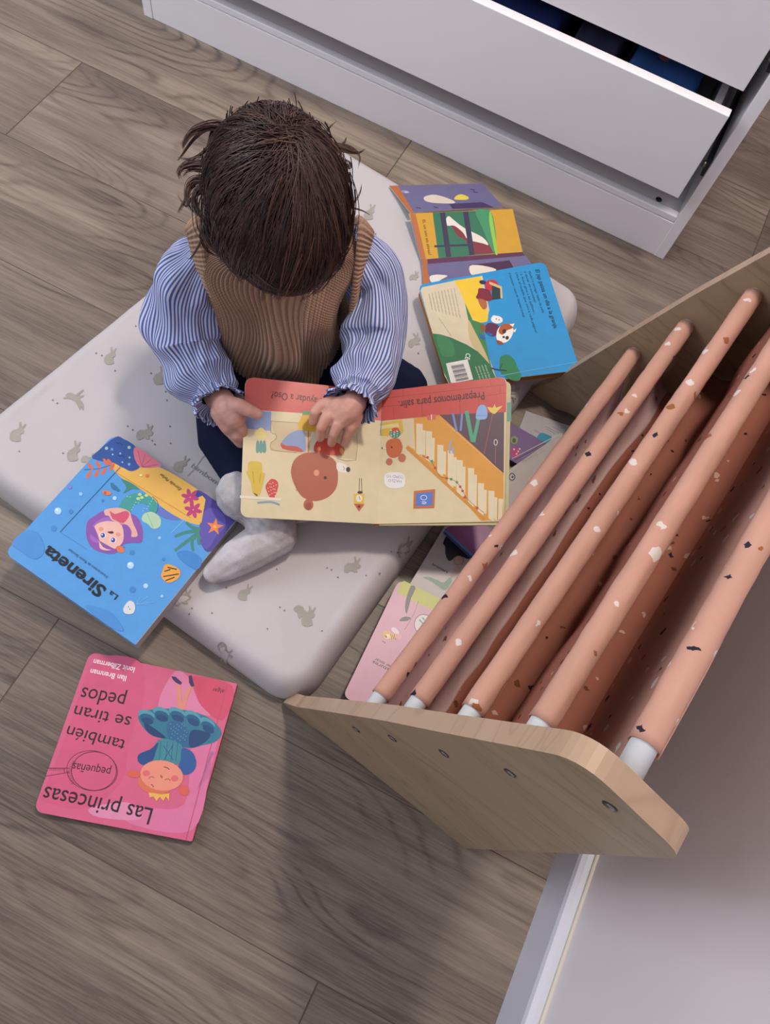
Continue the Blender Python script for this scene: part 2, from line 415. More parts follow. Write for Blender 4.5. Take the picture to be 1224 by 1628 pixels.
for z0, z1, y0 in DR:
    mb = MB(); x0, x1 = FX0 + .012, FX1 - .014
    yb = y0 + .42
    mb.box((x0, y0 + .018, z0 + .02), (x1, yb, z0 + .032), WHITE)
    mb.box((x0, y0 + .018, z0 + .02), (x0 + .012, yb, z1 - .03), WHITE)
    mb.box((x1 - .012, y0 + .018, z0 + .02), (x1, yb, z1 - .03), WHITE)
    mb.box((x0, yb - .012, z0 + .02), (x1, yb, z1 - .03), WHITE)
    d = mb.build('drawer', chest)
    mb = MB(); mb.box((FX0, y0, z0), (FX1, y0 + .018, z1), WHITE); mb.build('drawer_front', d, .0012)
    for x in (x0 - .008, x1 + .0005):
        mb = MB(); mb.box((x, y0 + .03, z0 + .03), (x + .0075, yb, z0 + .05), DARK); mb.build('drawer_runner', d, .001)
for z0, z1, y0 in DR:                          # fixed runner rails on the inside of the right side panel
    mb = MB(); mb.box((CX1 - T - .0055, CY + .012, z0 + .028), (CX1 - T, CY + CD - .03, z0 + .056), DARK)
    mb.tube([(CX1 - T - .004, CY + .018, z0 + .045), (CX1 - T - .012, CY + .018, z0 + .045)], .006, METAL, 12)
    mb.build('runner_rail', chest)
# clothes seen through the gap of the open lower drawer
def cloth_pile(name, x0, x1, z0, h, hx, label, spot=False):
    mat = simple(name + '_fabric_' + hx.strip('#'), hx, .9, .15, (300, .5, .001), gain=2.6)
    nx, ny = 30, 24; y0, y1 = CY + .002, CY + .36; vs = []
    for j in range(ny + 1):
        for i in range(nx + 1):
            u, v = i / nx, j / ny
            e = min(u, 1 - u, v, 1 - v); z = h * (1 - max(0, 1 - e / .12) ** 2.2) + .006 * noise.noise(Vector((u * 4 + x0 * 9, v * 5, 3)))
            vs.append((x0 + (x1 - x0) * u, y0 + (y1 - y0) * v, z0 + max(z, .001)))
    mb = MB(); mb.add(vs, [(j * (nx + 1) + i, j * (nx + 1) + i + 1, (j + 1) * (nx + 1) + i + 1, (j + 1) * (nx + 1) + i) for j in range(ny) for i in range(nx)], mat, None, True)
    b0 = [(x0, y0, z0), (x1, y0, z0), (x1, y1, z0), (x0, y1, z0)]; mb.add(b0, [(3, 2, 1, 0)], mat)
    if spot:
        sm = simple('rust_print', '#5a3a3a', .9, .1, gain=2.6); sx = x0 + (x1 - x0) * .42
        mb.add([(sx + .011 * math.cos(a), y0 + .055 + .016 * math.sin(a), z0 + h + .007) for a in [i * .45 for i in range(14)]], [tuple(range(14))], sm)
    tag(mb.build(name), label, 'clothes')
zb = DR[0][0] + .0322
cloth_pile('folded_trousers', -.92, -.35, zb, .117, '#20294a', 'folded indigo clothing in the left half of the open bottom drawer')
cloth_pile('folded_jumper', -.345, -.165, zb, .114, '#10183a', 'folded midnight-blue clothing beside the near-black garment in the open drawer')
cloth_pile('folded_shirt', -.16, -.075, zb, .116, '#1d1d2c', 'near-black folded garment in the middle of the open drawer gap')
cloth_pile('folded_sweatshirt', -.07, .062, zb, .113, '#1b3158', 'folded royal-blue garment with a rust-coloured print in the open drawer', True)

# ------------------------------------------------------------------ mattress
MC = [Vector((-.645, .226, 0)), Vector((-.048, .145, 0)), Vector((.060, .972, 0)), Vector((-.480, 1.042, 0))]
MH = .057
def m_uv(x, y):                                # inverse bilinear (approximate by iteration)
    s, t = .5, .5
    for _ in range(12):
        p = bil(s, t); e = Vector((x, y, 0)) - p
        ds = (MC[1] - MC[0]) * (1 - t) + (MC[2] - MC[3]) * t; dt = (MC[3] - MC[0]) * (1 - s) + (MC[2] - MC[1]) * s
        D = ds.x * dt.y - ds.y * dt.x
        s += (e.x * dt.y - e.y * dt.x) / D; t += (ds.x * e.y - ds.y * e.x) / D
    return s, t
def bil(s, t): return MC[0] * (1 - s) * (1 - t) + MC[1] * s * (1 - t) + MC[2] * s * t + MC[3] * (1 - s) * t
SITP = Vector((-.335, .57, 0))
def ztop(x, y):
    s, t = m_uv(x, y)
    w_, l_ = .56, .84
    d = min(s * w_, (1 - s) * w_, t * l_, (1 - t) * l_)
    r = .028
    e = max(0, min(1, d / r)); z = MH * (1 - (1 - e) ** 2.4) ** .5 if e < 1 else MH
    z += (.0026 * noise.noise(Vector((x * 7, y * 7, 1))) + .0016 * noise.noise(Vector((x * 18 + y * 12, y * 16 - x * 7, 4)))) * min(1, d / .05)
    z -= .005 * math.exp(-((x - SITP.x) ** 2 + (y - SITP.y) ** 2) / (2 * .09 ** 2))
    ang = abs(noise.noise(Vector((x * 26, y * 5, 7)))) * .0022 * math.exp(-d / .05)
    return z - ang
def mattress_mesh(mb, mat):
    ns, nt_ = 110, 160; rc = .05
    def q(u):                                  # concentrate samples near the borders
        return .5 - .5 * math.cos(math.pi * u) * (1 - .25 * (1 - abs(2 * u - 1) ** 2) * 0)
    vs = []; idx = {}
    for j in range(nt_ + 1):
        for i in range(ns + 1):
            s, t = q(i / ns), q(j / nt_)
            # pull the corners in to round them in plan
            a, b_ = (s - .5) * .56, (t - .5) * .84; hx, hy = .28, .42
            qx, qy = abs(a) - (hx - rc), abs(b_) - (hy - rc)
            if qx > 0 and qy > 0:
                L = math.hypot(qx, qy); M_ = max(qx, qy); k = M_ / L
                a = math.copysign(hx - rc + qx * k, a); b_ = math.copysign(hy - rc + qy * k, b_)
            s2, t2 = a / .56 + .5, b_ / .84 + .5
            p = bil(s2, t2)
            # height from distance to the rounded border
            qx, qy = abs(a) - (hx - rc), abs(b_) - (hy - rc)
            d = rc - math.hypot(max(qx, 0), max(qy, 0)) if (qx > 0 or qy > 0) else rc
            d = min(d, rc); e = max(0, min(1, d / .03))
            z = (MH * (1 - (1 - e) ** 2.3) ** .5) if d < .03 else MH
            zz = ztop(p.x, p.y); base = MH
            ex = (zz - MH) if d >= .03 else (.0012 * noise.noise(Vector((p.x * 30, p.y * 30, 2))))
            vs.append((p.x, p.y, max(.001, z + (ex if abs(ex) < .02 else 0))))
    W_ = ns + 1
    mb.add(vs, [(j * W_ + i, j * W_ + i + 1, (j + 1) * W_ + i + 1, (j + 1) * W_ + i) for j in range(nt_) for i in range(ns)], mat, None, True)
    border = [i for i in range(W_)] + [j * W_ + ns for j in range(1, nt_ + 1)] + [nt_ * W_ + i for i in range(ns - 1, -1, -1)] + [j * W_ for j in range(nt_ - 1, 0, -1)]
    cx, cy = sum(vs[i][0] for i in border) / len(border), sum(vs[i][1] for i in border) / len(border)
    mb.add([(cx + (vs[i][0] - cx) * .985, cy + (vs[i][1] - cy) * .985, .0005) for i in border], [tuple(range(len(border)))[::-1]], mat)
    k = len(border)
    mb.add([vs[i] for i in border] + [(cx + (vs[i][0] - cx) * .985, cy + (vs[i][1] - cy) * .985, .0005) for i in border], [(k + i, k + (i + 1) % k, (i + 1) % k, i) for i in range(k)], mat, None, True)
SHEET = simple('cream_cotton_sheet', '#bcb7b9', .85, .15, (900, .25, .0006), var=.03, vscale=4)
BUN = simple('sage_grey_rabbit_print', '#a09d94', .85, .1, var=.06, vscale=60)
BUND = simple('dark_dot_print', '#77736c', .85, .1)
mb = MB(); mattress_mesh(mb, SHEET)
A = Art(mb, (0, 0, MH), (0, 0, 1)); A.step = 0
def zfm(q): return ztop(q.x, q.y) - MH + .0007
A.zf = zfm
def fine(pts):                                 # subdivide outline so that it follows the cloth
    return pts
SIT = [(-11, 8), (-12, 0), (-9, -6), (-3, -9), (1, -12), (0, -21), (2, -22), (4, -13), (9, -20), (11, -19), (7, -11), (9, -8), (8, -4), (4, -2), (5, 4), (6, 9), (0, 11), (-7, 11)]
LOW = [(-15, 4), (-14, -4), (-7, -9), (0, -8), (5, -11), (3, -20), (6, -19), (8, -11), (13, -18), (15, -16), (11, -8), (15, -4), (13, 1), (7, 2), (9, 8), (3, 8), (-2, 5), (-9, 9), (-13, 8)]
RUN = [(-14, -9), (-10, -12), (-4, -12), (2, -9), (14, -18), (15, -16), (5, -7), (15, -9), (15, -7), (8, -3), (13, 3), (15, 10), (14, 16), (11, 9), (9, 15), (6, 8), (2, 2), (-4, -2), (-9, -3), (-17, -3), (-17, -5), (-11, -6)]
for x, y, sh, sc, ro, fl in ((176, 571, SIT, .85, 0, 1), (118, 637, RUN, 1, 0, 1), (28, 692, SIT, 1, 8, 1), (118, 722, SIT, 1, 0, 1), (139, 732, LOW, .7, 25, 1), (230, 692, LOW, .9, 0, 1),
        (236, 516, SIT, .7, 0, 1), (254, 601, SIT, .9, 0, 1), (270, 613, LOW, .7, 60, 1), (588, 341, SIT, .8, 0, 1), (659, 544, LOW, .72, -20, 1), (658, 441, LOW, .5, 0, 1), (478, 974, LOW, .85, 60, 1), (491, 985, SIT, 1, 0, 1), (560, 903, LOW, .9, 0, 1), (646, 872, SIT, 1, 10, 1),
        (291, 953, LOW, .9, 0, 1), (389, 946, SIT, .85, 15, 1), (352, 1030, LOW, .8, 80, 1), (818, 624, LOW, .7, 0, 1), (287, 742, SIT, .9, 20, 1), (565, 1020, LOW, 0.01, 0, 1)):
    if sc < .1: continue
    r = math.radians(ro)
    A.poly([(x + sc * (px * math.cos(r) - py * math.sin(r)), y + sc * (px * math.sin(r) + py * math.cos(r))) for px, py in sh], BUN)
for x, y in ((153, 562), (162, 566), (183, 590), (84, 636), (91, 641), (31, 718), (100, 720), (240, 593), (265, 636), (263, 622), (203, 678), (211, 684), (242, 701), (246, 707), (271, 705), (270, 678), (216, 519), (222, 521), (597, 372), (637, 545), (634, 468), (445, 966), (452, 971), (520, 903), (527, 906), (537, 918), (582, 915), (604, 911), (622, 877), (633, 877), (300, 975), (305, 967), (337, 975), (425, 1000), (512, 1003), (360, 935), (440, 905), (665, 562)):
    A.ell(x, y, 1.3, 1.3, 0, BUND, 7)
TXT = simple('faint_sewn_label_ink', '#8f8d8c', .85, .1)
A.line([(322, 727), (310, 745), (298, 757)], .8, TXT); A.line([(322, 727), (329, 721)], .8, TXT); A.line([(346, 792), (352, 784)], .8, TXT)
A.text('bimbom', (303, 742), (345, 772), 8, TXT)
matt = tag(mb.build('cot_mattress'), 'thin cot mattress in a cream sheet printed with grey rabbits, under the child', 'mattress')

# ------------------------------------------------------------------ bookcase
PHI = math.radians(10.2)
AU = Vector((math.cos(PHI), -math.sin(PHI), 0)); AV = Vector((math.sin(PHI), math.cos(PHI), 0))
V0 = .1335
def bk(u, v, z): return AU * u + AV * v + Vector((0, 0, z))
bookcase = empty('sling_bookcase', bk(.05, V0 + .33, 0), 'low plywood sling bookcase with peach terrazzo canvas over five dowels, against the wall', 'bookcase')
def rc2(a, b_, c, r, n=7):
    a, b_, c = Vector(a), Vector(b_), Vector(c); A_ = b_ + (a - b_).normalized() * r; C_ = b_ + (c - b_).normalized() * r
    return [tuple(A_ * (1 - t) ** 2 + b_ * 2 * t * (1 - t) + C_ * t * t) for t in [i / n for i in range(n + 1)]]
prof = [(-.1, 0), (-.099, .010), (-.079, .052), (-.048, .150), (-.017, .246), (.015, .344), (.049, .438)] + rc2((.049, .438), (.110, .612), (.198, .580), .028) + rc2((.110, .612), (.198, .580), (.198, .3), .018) + [(.198, 0), (.165, 0), (.15, .008), (.13, .013), (.0, .013), (-.03, .010), (-.05, 0)]
VI = V0 + .0175; VF = V0 + .0185 + .619; VO = VF + .0185
def side(v0, v1):
    mb = MB(); n = len(prof)
    a = [bk(u, v0, z) for u, z in prof]; b_ = [bk(u, v1, z) for u, z in prof]
    mb.add(a, [tuple(range(n))], PLY); mb.add(b_, [tuple(range(n))[::-1]], PLY)
    mb.add(a + b_, [(i, n + i, n + (i + 1) % n, (i + 1) % n) for i in range(n)], PLYEDGE)
    o = mb.build('side_panel', bookcase, .0035, 3, recalc=True)
    for p in o.data.polygons: p.use_smooth = False
    return o
sp_near = side(V0, VI); sp_far = side(VF, VO)
DW = [(-.0015, .207), (.031, .299), (.069, .392), (.106, .482), (.149, .573)]
for k, (u, z) in enumerate(DW):
    # screw with washer recess seen on the outside of the near panel
    mb = MB(); mb.tube([bk(u, V0 - .0006, z), bk(u, V0 + .004, z)], .0052, DARK, 16); mb.tube([bk(u, V0 - .0012, z), bk(u, V0 + .001, z)], .0034, METAL, 14)
    mb.build('screw', sp_near)
    mb = MB(); mb.tube([bk(u, VF - .004, z) + Vector((0, 0, 0)), bk(u, VO + .0006, z)], .004, METAL, 12); mb.build('screw', sp_far)
    mb = MB(); mb.tube([bk(u, VI - .002, z), bk(u, VF + .002, z)], .0090, TIP, 24); mb.build('dowel', bookcase)
# canvas: one rolled sleeve per dowel, and hanging pockets
def sheet(mb, rows, mat, flip=False):
    """rows: list of rows (lists of points) -> grid with UV in metres"""
    nr, nc = len(rows), len(rows[0]); vs = [p for r in rows for p in r]
    vv = [0]
    for i in range(1, nr): vv.append(vv[-1] + (rows[i][nc // 2] - rows[i - 1][nc // 2]).length)
    uu = [0]
    for j in range(1, nc): uu.append(uu[-1] + (rows[0][j] - rows[0][j - 1]).length)
    off = random.uniform(0, 5); fs = []; uvs = []
    for i in range(nr - 1):
        for j in range(nc - 1):
            q = [(i, j), (i, j + 1), (i + 1, j + 1), (i + 1, j)]
            if flip: q = q[::-1]
            fs.append(tuple(a * nc + b for a, b in q)); uvs.append([(uu[b] + off, vv[a] + off) for a, b in q])
    mb.add(vs, fs, mat, uvs, True)
NV = 90
vv_ = [VI + .026 + (VF - .003 - VI - .026) * i / NV for i in range(NV + 1)]
sling = MB()
for k, (u, z) in enumerate(DW):
    rows = []
    for a in range(25):
        an = 2 * math.pi * a / 24; row = []
        for v in vv_:
            r = .0104 + .0005 * noise.noise(Vector((math.cos(an) * 2, math.sin(an) * 2 + k * 5, v * 22))) + (.0006 * noise.noise(Vector((k, an * 2, v * 60))))
            row.append(bk(u + r * math.cos(an), v, z + r * math.sin(an)))
        rows.append(row)
    sheet(sling, rows, CLOTH_R)
def pocket(k, d1, d2, depth, mat_a, mat_b, na=8):
    (u0, z0), (u1, z1) = DW[k], DW[k + 1]
    pts = [(u0 + .006, z0 - .011), (u0 + d1 * .4, z0 - depth * .4), (u0 + d1, z0 - depth * .85), ((u0 + d1 + u1 + d2) / 2, z0 - depth), (u1 + d2, z0 - depth * .82), (u1 + d2 * .6 + .004, (z1 + z0) / 2 - depth * .25), (u1 - .0035, z1 - .0118)]
    P = catmull(pts, 7); nP = len(P); rows = []
    for i, p in enumerate(P):
        t = i / (nP - 1); row = []; sag = math.sin(math.pi * t)
        for v in vv_:
            s = (v - VI) / (VF - VI)
            du = sag * (.006 * noise.noise(Vector((s * 5, t * 2, k * 3.1))) + .003 * noise.noise(Vector((s * 13 + t * 4, t * 3, k))))
            dz = sag * (.010 * noise.noise(Vector((s * 3, t, k * 7.7))) - .008 * math.sin(math.pi * s))
            row.append(bk(p[0] + du, v, p[1] + dz))
        rows.append(row)
    sp = int(nP * na / 16)
    if mat_a is not mat_b:
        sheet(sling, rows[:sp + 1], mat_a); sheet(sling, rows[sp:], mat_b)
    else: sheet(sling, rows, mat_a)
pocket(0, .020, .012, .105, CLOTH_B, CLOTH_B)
pocket(1, .020, .014, .120, CLOTH_B, CLOTH_SHADE, 8)
pocket(2, .009, .022, .135, CLOTH_B, CLOTH_SHADE, 4)
pocket(3, .004, .030, .150, CLOTH_SHADE, CLOTH_R, 12)  # lit stretch under the top dowel put in as the lighter canvas
rows = []                                      # the last fall behind the top dowel
u, z = DW[4]
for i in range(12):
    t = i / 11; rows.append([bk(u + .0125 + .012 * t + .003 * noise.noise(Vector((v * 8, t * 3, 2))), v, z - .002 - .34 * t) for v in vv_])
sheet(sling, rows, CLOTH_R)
sl = sling.build('canvas_sling', bookcase)
md = sl.modifiers.new('cloth', 'SOLIDIFY'); md.thickness = .0008; md.offset = 0
mb = MB()                                      # back rail between the panels, low against the wall
c8 = [bk(.178, VI, .03), bk(.196, VI, .03), bk(.196, VF, .03), bk(.178, VF, .03)]
slab(mb, c8, (0, 0, 1), 0, .06, PLY); mb.build('back_rail', bookcase, .002)

# ------------------------------------------------------------------ books
PAGES = {}
def pagemat(h):
    if h in PAGES: return PAGES[h]
    m, nt, b = nmat('board_page_edges_' + h.strip('#'), rough=.7, spec=.2)
    tc = N(nt, 'ShaderNodeTexCoord'); sp = N(nt, 'ShaderNodeSeparateXYZ'); lk(nt, tc.outputs['Object'], sp.inputs[0])
    s = mth(nt, 'SINE', mth(nt, 'MULTIPLY', sp.outputs[2], 2 * math.pi / .0018))
    c = hexc(h); lk(nt, ramp(nt, mth(nt, 'MULTIPLY_ADD', s, .5, .5), [(.1, tuple(x * .6 for x in c[:3]) + (1,)), (.5, c)]), b.inputs['Base Color'])
    PAGES[h] = m; return m
def flat_book(name, label, px, ztop_, th, cover, page, r, ct=.0014, z_of=None, spine_edge=None, backmat=None, cat='book'):
    """closed board book: px = four cover corners, lying level at ztop_. returns (empty, art builder, finish())"""
    c = [at(x, y, ztop_) for x, y in px]
    base = sum(c, Vector()) / 4; root = empty(name, (base.x, base.y, ztop_ - th), label, cat)
    n = Vector((0, 0, 1)); mb = MB(); out = rounded(c, r)
    slab(mb, out, n, -ct, 0, ink(cover), ink('#d8d6d8'))
    A = Art(mb, (0, 0, ztop_), n)
    def fin():
        mb.build('front_cover', root)
        m2 = MB(); slab(m2, rounded(inset(c, .0016), r), n, -th + ct, -ct, pagemat(page)); m2.build('page_block', root)
        m3 = MB(); slab(m3, out, n, -th, -th + ct, ink(backmat or cover)); m3.build('back_cover', root)
        if spine_edge is not None:
            a, b_ = c[spine_edge[0]], c[spine_edge[1]]; d = (b_ - a).normalized(); o_ = d.cross(n) * .0006
            mid = (a + b_) / 2
            if (mid + o_ - base).length < (mid - base).length: o_ = -o_
            m4 = MB(); slab(m4, [a + d * .001, b_ - d * .001, b_ - d * .001 + o_, a + d * .001 + o_], n, -th + .0002, -.0002, ink(spine_edge[2])); m4.build('spine', root)
    return root, A, fin

# --- pink book on the floor
root, A, fin = flat_book('board_book', 'closed pink board book with an upside-down ballerina princess, on the bare floor', [(143, 1036), (377, 1087), (305, 1338), (53, 1290)], .0125, .0120, '#c95c7e', '#c05a78', (.012, .002, .002, .012), spine_edge=(1, 2, '#8e2f4a'))
A.c = (40, 1020, 3.4)
def pinkfield():
    A.poly([(420, 80), (620, 110), (640, 300), (560, 560), (520, 760), (330, 900), (90, 860), (120, 760), (230, 480), (330, 180)], '#c75579', 5)
    A.poly([(890, 190), (1120, 240), (1075, 420), (980, 380), (900, 300)], '#c64763', 5)
    A.poly([(800, 170), (880, 190), (940, 330), (1000, 400), (900, 380), (720, 360)], '#d07a9e', 5)
    A.poly([(900, 560), (1040, 480), (1000, 700), (900, 1020), (560, 980), (620, 900), (860, 880)], '#cf7098', 5)
    A.poly([(350, 900), (560, 870), (620, 960), (400, 950)], '#d284a4', 5)
pinkfield()
A.line([(1090, 240), (870, 1070)], 5, '#b04866'); 
A.text('Las princesas', (693, 903), (112, 782), 88, '#2a1a24', .004)
A.text('también', (548, 535), (236, 455), 66, '#2a1a24', .002)
A.text('se tiran', (577, 408), (275, 345), 70, '#2a1a24', .002)
A.text('pedos', (548, 288), (312, 246), 80, '#2a1a24', .002)
A.text('pequeñas', (465, 685), (262, 655), 46, '#2a1a24')
A.text('Ilan Brenman', (550, 187), (357, 147), 30, '#e8dfe4', .01)
A.text('Ionit Zilberman', (595, 140), (374, 95), 30, '#e8dfe4', .01)
A.text('algar', (1078, 262), (1012, 250), 22, '#3a1c28')
A.ring(372, 700, 122, 105, 4, '#4a2433'); A.ring(362, 698, 138, 108, 3, '#4a2433', 8)
for i in range(14): A.line([(226 + abs(i - 7) ** 1.5 * 1.6, 650 + i * 9), (250 + abs(i - 7) ** 1.5 * 1.4, 646 + i * 9.5)], 2, '#4a2433')
A.line([(238, 684), (120, 684)], 3, '#4a2433'); A.line([(240, 706), (110, 728)], 3, '#4a2433'); A.line([(212, 684), (212, 710)], 3, '#4a2433')
for i in range(9): A.line([(206 - i * 9, 686), (206 - i * 9, 698)], 2, '#4a2433')
for k in range(9): A.line([(930 + k * 9, 800 - k * 10), (970 + k * 4, 700 - k * 12), (1010 + (k % 3) * 6, 600)], 1.6, '#a0618f', 4)
# figure
A.line([(840, 370), (832, 300), (828, 235)], 24, '#cf8573'); A.line([(852, 365), (868, 300), (892, 240)], 22, '#cf8573')
A.poly([(790, 188), (812, 190), (848, 222), (840, 234), (815, 222), (798, 205)], '#3c2f5c'); A.poly([(884, 186), (900, 182), (914, 240), (898, 245), (886, 222)], '#3c2f5c')
A.poly([(612, 400), (660, 372), (740, 362), (830, 366), (930, 385), (1010, 425), (1062, 490), (1030, 540), (960, 560), (880, 575), (760, 530), (680, 505), (628, 450)], '#2f6f88', 5)
for i, (x, y) in enumerate(((655, 395), (735, 380), (820, 382), (905, 402), (985, 440))):
    A.ell(x, y, 46, 24, 14 + i * 4, '#4b92a3'); A.ell(x + 3, y + 18, 40, 22, 14 + i * 4, '#24587c'); A.ell(x + 5, y + 34, 34, 18, 14 + i * 4, '#1f4470')
A.poly([(645, 440), (700, 470), (760, 520), (700, 512), (655, 480)], '#1d3c66', 5); A.poly([(770, 440), (850, 440), (900, 560), (830, 565), (775, 520)], '#2b5f86', 5); A.poly([(900, 480), (1000, 500), (960, 552), (890, 570)], '#1d3f6c', 5)
for i in range(26): A.ell(785 + (i * 37) % 90, 445 + (i * 53) % 95, 2.2, 2.2, 0, '#7fb0c0', 6)
A.poly([(722, 530), (845, 558), (835, 655), (770, 660), (690, 640)], '#3d7f8c', 4)
for x in (735, 770, 800, 826): A.line([(x, 540), (x - 12, 645)], 3, '#24586c')
A.line([(745, 560), (800, 640)], 3, '#24407a'); A.line([(800, 560), (750, 640)], 3, '#24407a')
A.poly([(720, 545), (680, 580), (615, 610), (612, 650), (650, 668), (690, 640), (705, 600)], '#22477e', 5)
A.poly([(850, 575), (905, 600), (925, 660), (905, 705), (860, 720), (825, 690), (840, 640)], '#2a5590', 5)
A.ell(700, 770, 92, 56, 12, '#cf6a52'); A.ell(738, 724, 117, 82, 8, '#dc8a74')
A.ell(588, 716, 38, 20, 5, '#cc5c4c'); A.ell(858, 806, 30, 25, 20, '#cc5c4c')
A.ell(655, 712, 20, 17, 0, '#d06668'); A.ell(808, 740, 20, 17, 0, '#d06668'); A.ell(737, 730, 10, 6, 60, '#b5544c')
A.line([(750, 678), (768, 682), (780, 692)], 4, '#3a2428', 3); A.line([(668, 742), (680, 730), (698, 736)], 3, '#5a3030', 3); A.line([(755, 748), (772, 742), (786, 752)], 3, '#5a3030', 3); A.line([(680, 772), (690, 778), (694, 788)], 4, '#7a3434', 3)
A.poly([(668, 816), (700, 820), (735, 826), (780, 820), (778, 860), (760, 838), (748, 862), (728, 840), (710, 862), (695, 838), (672, 842)], '#e0ab52')
fin()

# --- blue mermaid book, on the mattress corner
zt = .0795
root, A, fin = flat_book('board_book', 'blue board book with a purple-haired mermaid, lying across the mattress corner', [(180, 691), (7, 879), (215, 1025), (377, 825)], zt, .0195, '#4f93d2', '#a39a98', (.012, .012, .0015, .0015), .0016, spine_edge=(2, 3, '#a39795'), backmat='#5b8fc8')
A.c = (0, 680, 3.06)
A.poly([(480, 110), (560, 46), (600, 54), (665, 100), (660, 190), (620, 210), (560, 178), (450, 150)], '#2f4f93', 3)
A.poly([(545, 170), (590, 190), (640, 205), (700, 190), (760, 188), (860, 235), (1000, 330), (1060, 400), (985, 470), (905, 455), (830, 415), (780, 380), (700, 310), (620, 265), (560, 215)], '#d9aa52', 3)
A.poly([(560, 120), (660, 130), (680, 190), (640, 212), (600, 195), (575, 180)], '#2f4f93', 4)
A.poly([(652, 100), (690, 108), (780, 178), (770, 190), (720, 196), (680, 190), (655, 150)], '#cf6d80', 4)
for t in ((670, 110), (705, 130), (735, 155), (765, 180), (735, 192)): A.line([(690, 190), t], 2, '#8a3a62')
for x, y, r_, c in ((518, 100, 8, '#8fc0a8'), (628, 96, 8, '#8fc0a8'), (545, 105, 7, '#5f8fd0'), (585, 125, 5, '#7fb0d8'), (548, 130, 4, '#9fc8d8'), (630, 145, 5, '#8fc0a8'), (628, 178, 7, '#6f9fe0'), (595, 168, 5, '#6f9fe0')): A.ell(x, y, r_, r_, 0, c, 10)
for x, y in ((565, 70), (575, 132)): A.line([(x, y), (x + 10, y + 8), (x + 18, y + 4), (x + 30, y + 14)], 3, '#1c2c60', 3)
A.line([(410, 205), (480, 200), (545, 180)], 3, '#2a4a80')
for x, y, r_ in ((432, 228, 40), (470, 222, 35), (505, 212, 35), (440, 188, -140), (478, 180, -145), (515, 168, -150), (535, 170, -100), (545, 192, 60)):
    A.ell(x, y, 22, 8, -60 if r_ > 0 else 55, '#d0664a')
A.poly([(950, 306), (1005, 325), (1140, 432), (1120, 480), (1030, 600), (985, 580), (968, 500), (975, 440), (930, 360)], '#4a3f8c', 3)
A.poly([(975, 470), (1000, 400), (1050, 395), (1090, 430), (1095, 480), (1050, 530), (1010, 590), (975, 560)], '#5a4fa4', 4)
A.poly([(950, 310), (1004, 330), (960, 370)], '#2f3f88'); A.poly([(900, 370), (985, 330), (1000, 350), (980, 462), (900, 440)], '#d9aa52')
st = [(1045 + (44 if i % 2 == 0 else 17) * math.cos(math.radians(-80 + 36 * i)), 482 + (44 if i % 2 == 0 else 17) * math.sin(math.radians(-80 + 36 * i))) for i in range(10)]
A.poly(st, '#e0803c'); A.ell(1045, 482, 9, 9, 0, '#e8a060')
for cx, cy in ((925, 338), (940, 400)):
    for a in range(0, 360, 60): A.ell(cx + 24 * math.cos(math.radians(a + 15)), cy + 22 * math.sin(math.radians(a + 15)), 20, 10, a + 15, '#b03a74')
for p in ([(905, 460), (935, 485), (975, 495)], [(850, 530), (900, 510), (970, 500)], [(850, 598), (900, 560), (965, 510)], [(940, 600), (935, 550), (965, 520)], [(970, 570), (965, 545), (975, 530)]): A.line(p, [13, 17], '#3c8274', 4)
A.poly([(780, 385), (830, 420), (880, 446), (820, 446), (770, 420)], '#5f6fb8', 4)
A.poly([(590, 250), (640, 270), (680, 300), (640, 300), (600, 320), (615, 290)], '#3c8274', 4)
A.line([(606, 405), (622, 365), (660, 345), (700, 345), (735, 365), (745, 395), (738, 425)], [62, 34], '#3f9490', 5); A.line([(742, 335), (768, 365), (765, 405), (745, 430)], 2.5, '#24506a', 4)
A.ell(668, 430, 0.1, 0.1)
A.poly([(700, 420), (740, 410), (780, 440), (778, 480), (745, 492), (720, 470), (690, 450)], '#a9c8a8', 5); A.line([(715, 415), (745, 488)], 3, '#7fa890')
for x, y in ((680, 325), (690, 340), (672, 345), (712, 330)): A.ell(x, y, 9, 7, 0, '#b9cf8a', 10)
for i in range(16): A.ell(620 + (i * 41) % 130, 335 + (i * 29) % 75, 2.5, 2.5, 0, '#a8d8c8', 6)
A.poly([(420, 520), (425, 460), (460, 430), (520, 400), (600, 410), (660, 430), (690, 480), (690, 555), (640, 560), (600, 570), (560, 612), (490, 605), (440, 575)], '#8450a0', 5)
A.poly([(440, 540), (450, 480), (500, 440), (560, 440), (600, 470), (560, 500), (500, 520), (480, 560)], '#9763b4', 5)
A.poly([(510, 400), (560, 390), (600, 395), (630, 410), (640, 440), (650, 470), (664, 500), (668, 528), (640, 530), (640, 505), (620, 475), (580, 465), (545, 450), (530, 430), (512, 425)], '#d9a59a', 5)
A.poly([(535, 405), (560, 420), (612, 405), (630, 425), (600, 465), (560, 450), (545, 440)], '#c4506e', 3)
A.poly([(458, 500), (470, 470), (520, 455), (580, 465), (600, 500), (595, 560), (545, 595), (490, 590), (480, 550)], '#dfb0a4', 5)
A.poly([(580, 600), (440, 520), (455, 480), (475, 520), (500, 580), (560, 596), (606, 576)], '#8450a0', 3)
for x, y in ((500, 524), (550, 547)):
    A.ell(x, y, 15, 14, 0, '#e6e2e8'); A.ell(x, y, 11, 12, 0, '#34409a'); A.ell(x - 3, y - 3, 4, 4, 0, '#e8ecf4', 8)
A.poly([(522, 508), (548, 504), (552, 514), (538, 516)], '#5a2028', 3); A.ell(492, 494, 12, 10, 0, '#d8917e'); A.ell(575, 520, 12, 10, 0, '#d8917e')
A.ell(585, 592, 22, 16, 30, '#cf7048')
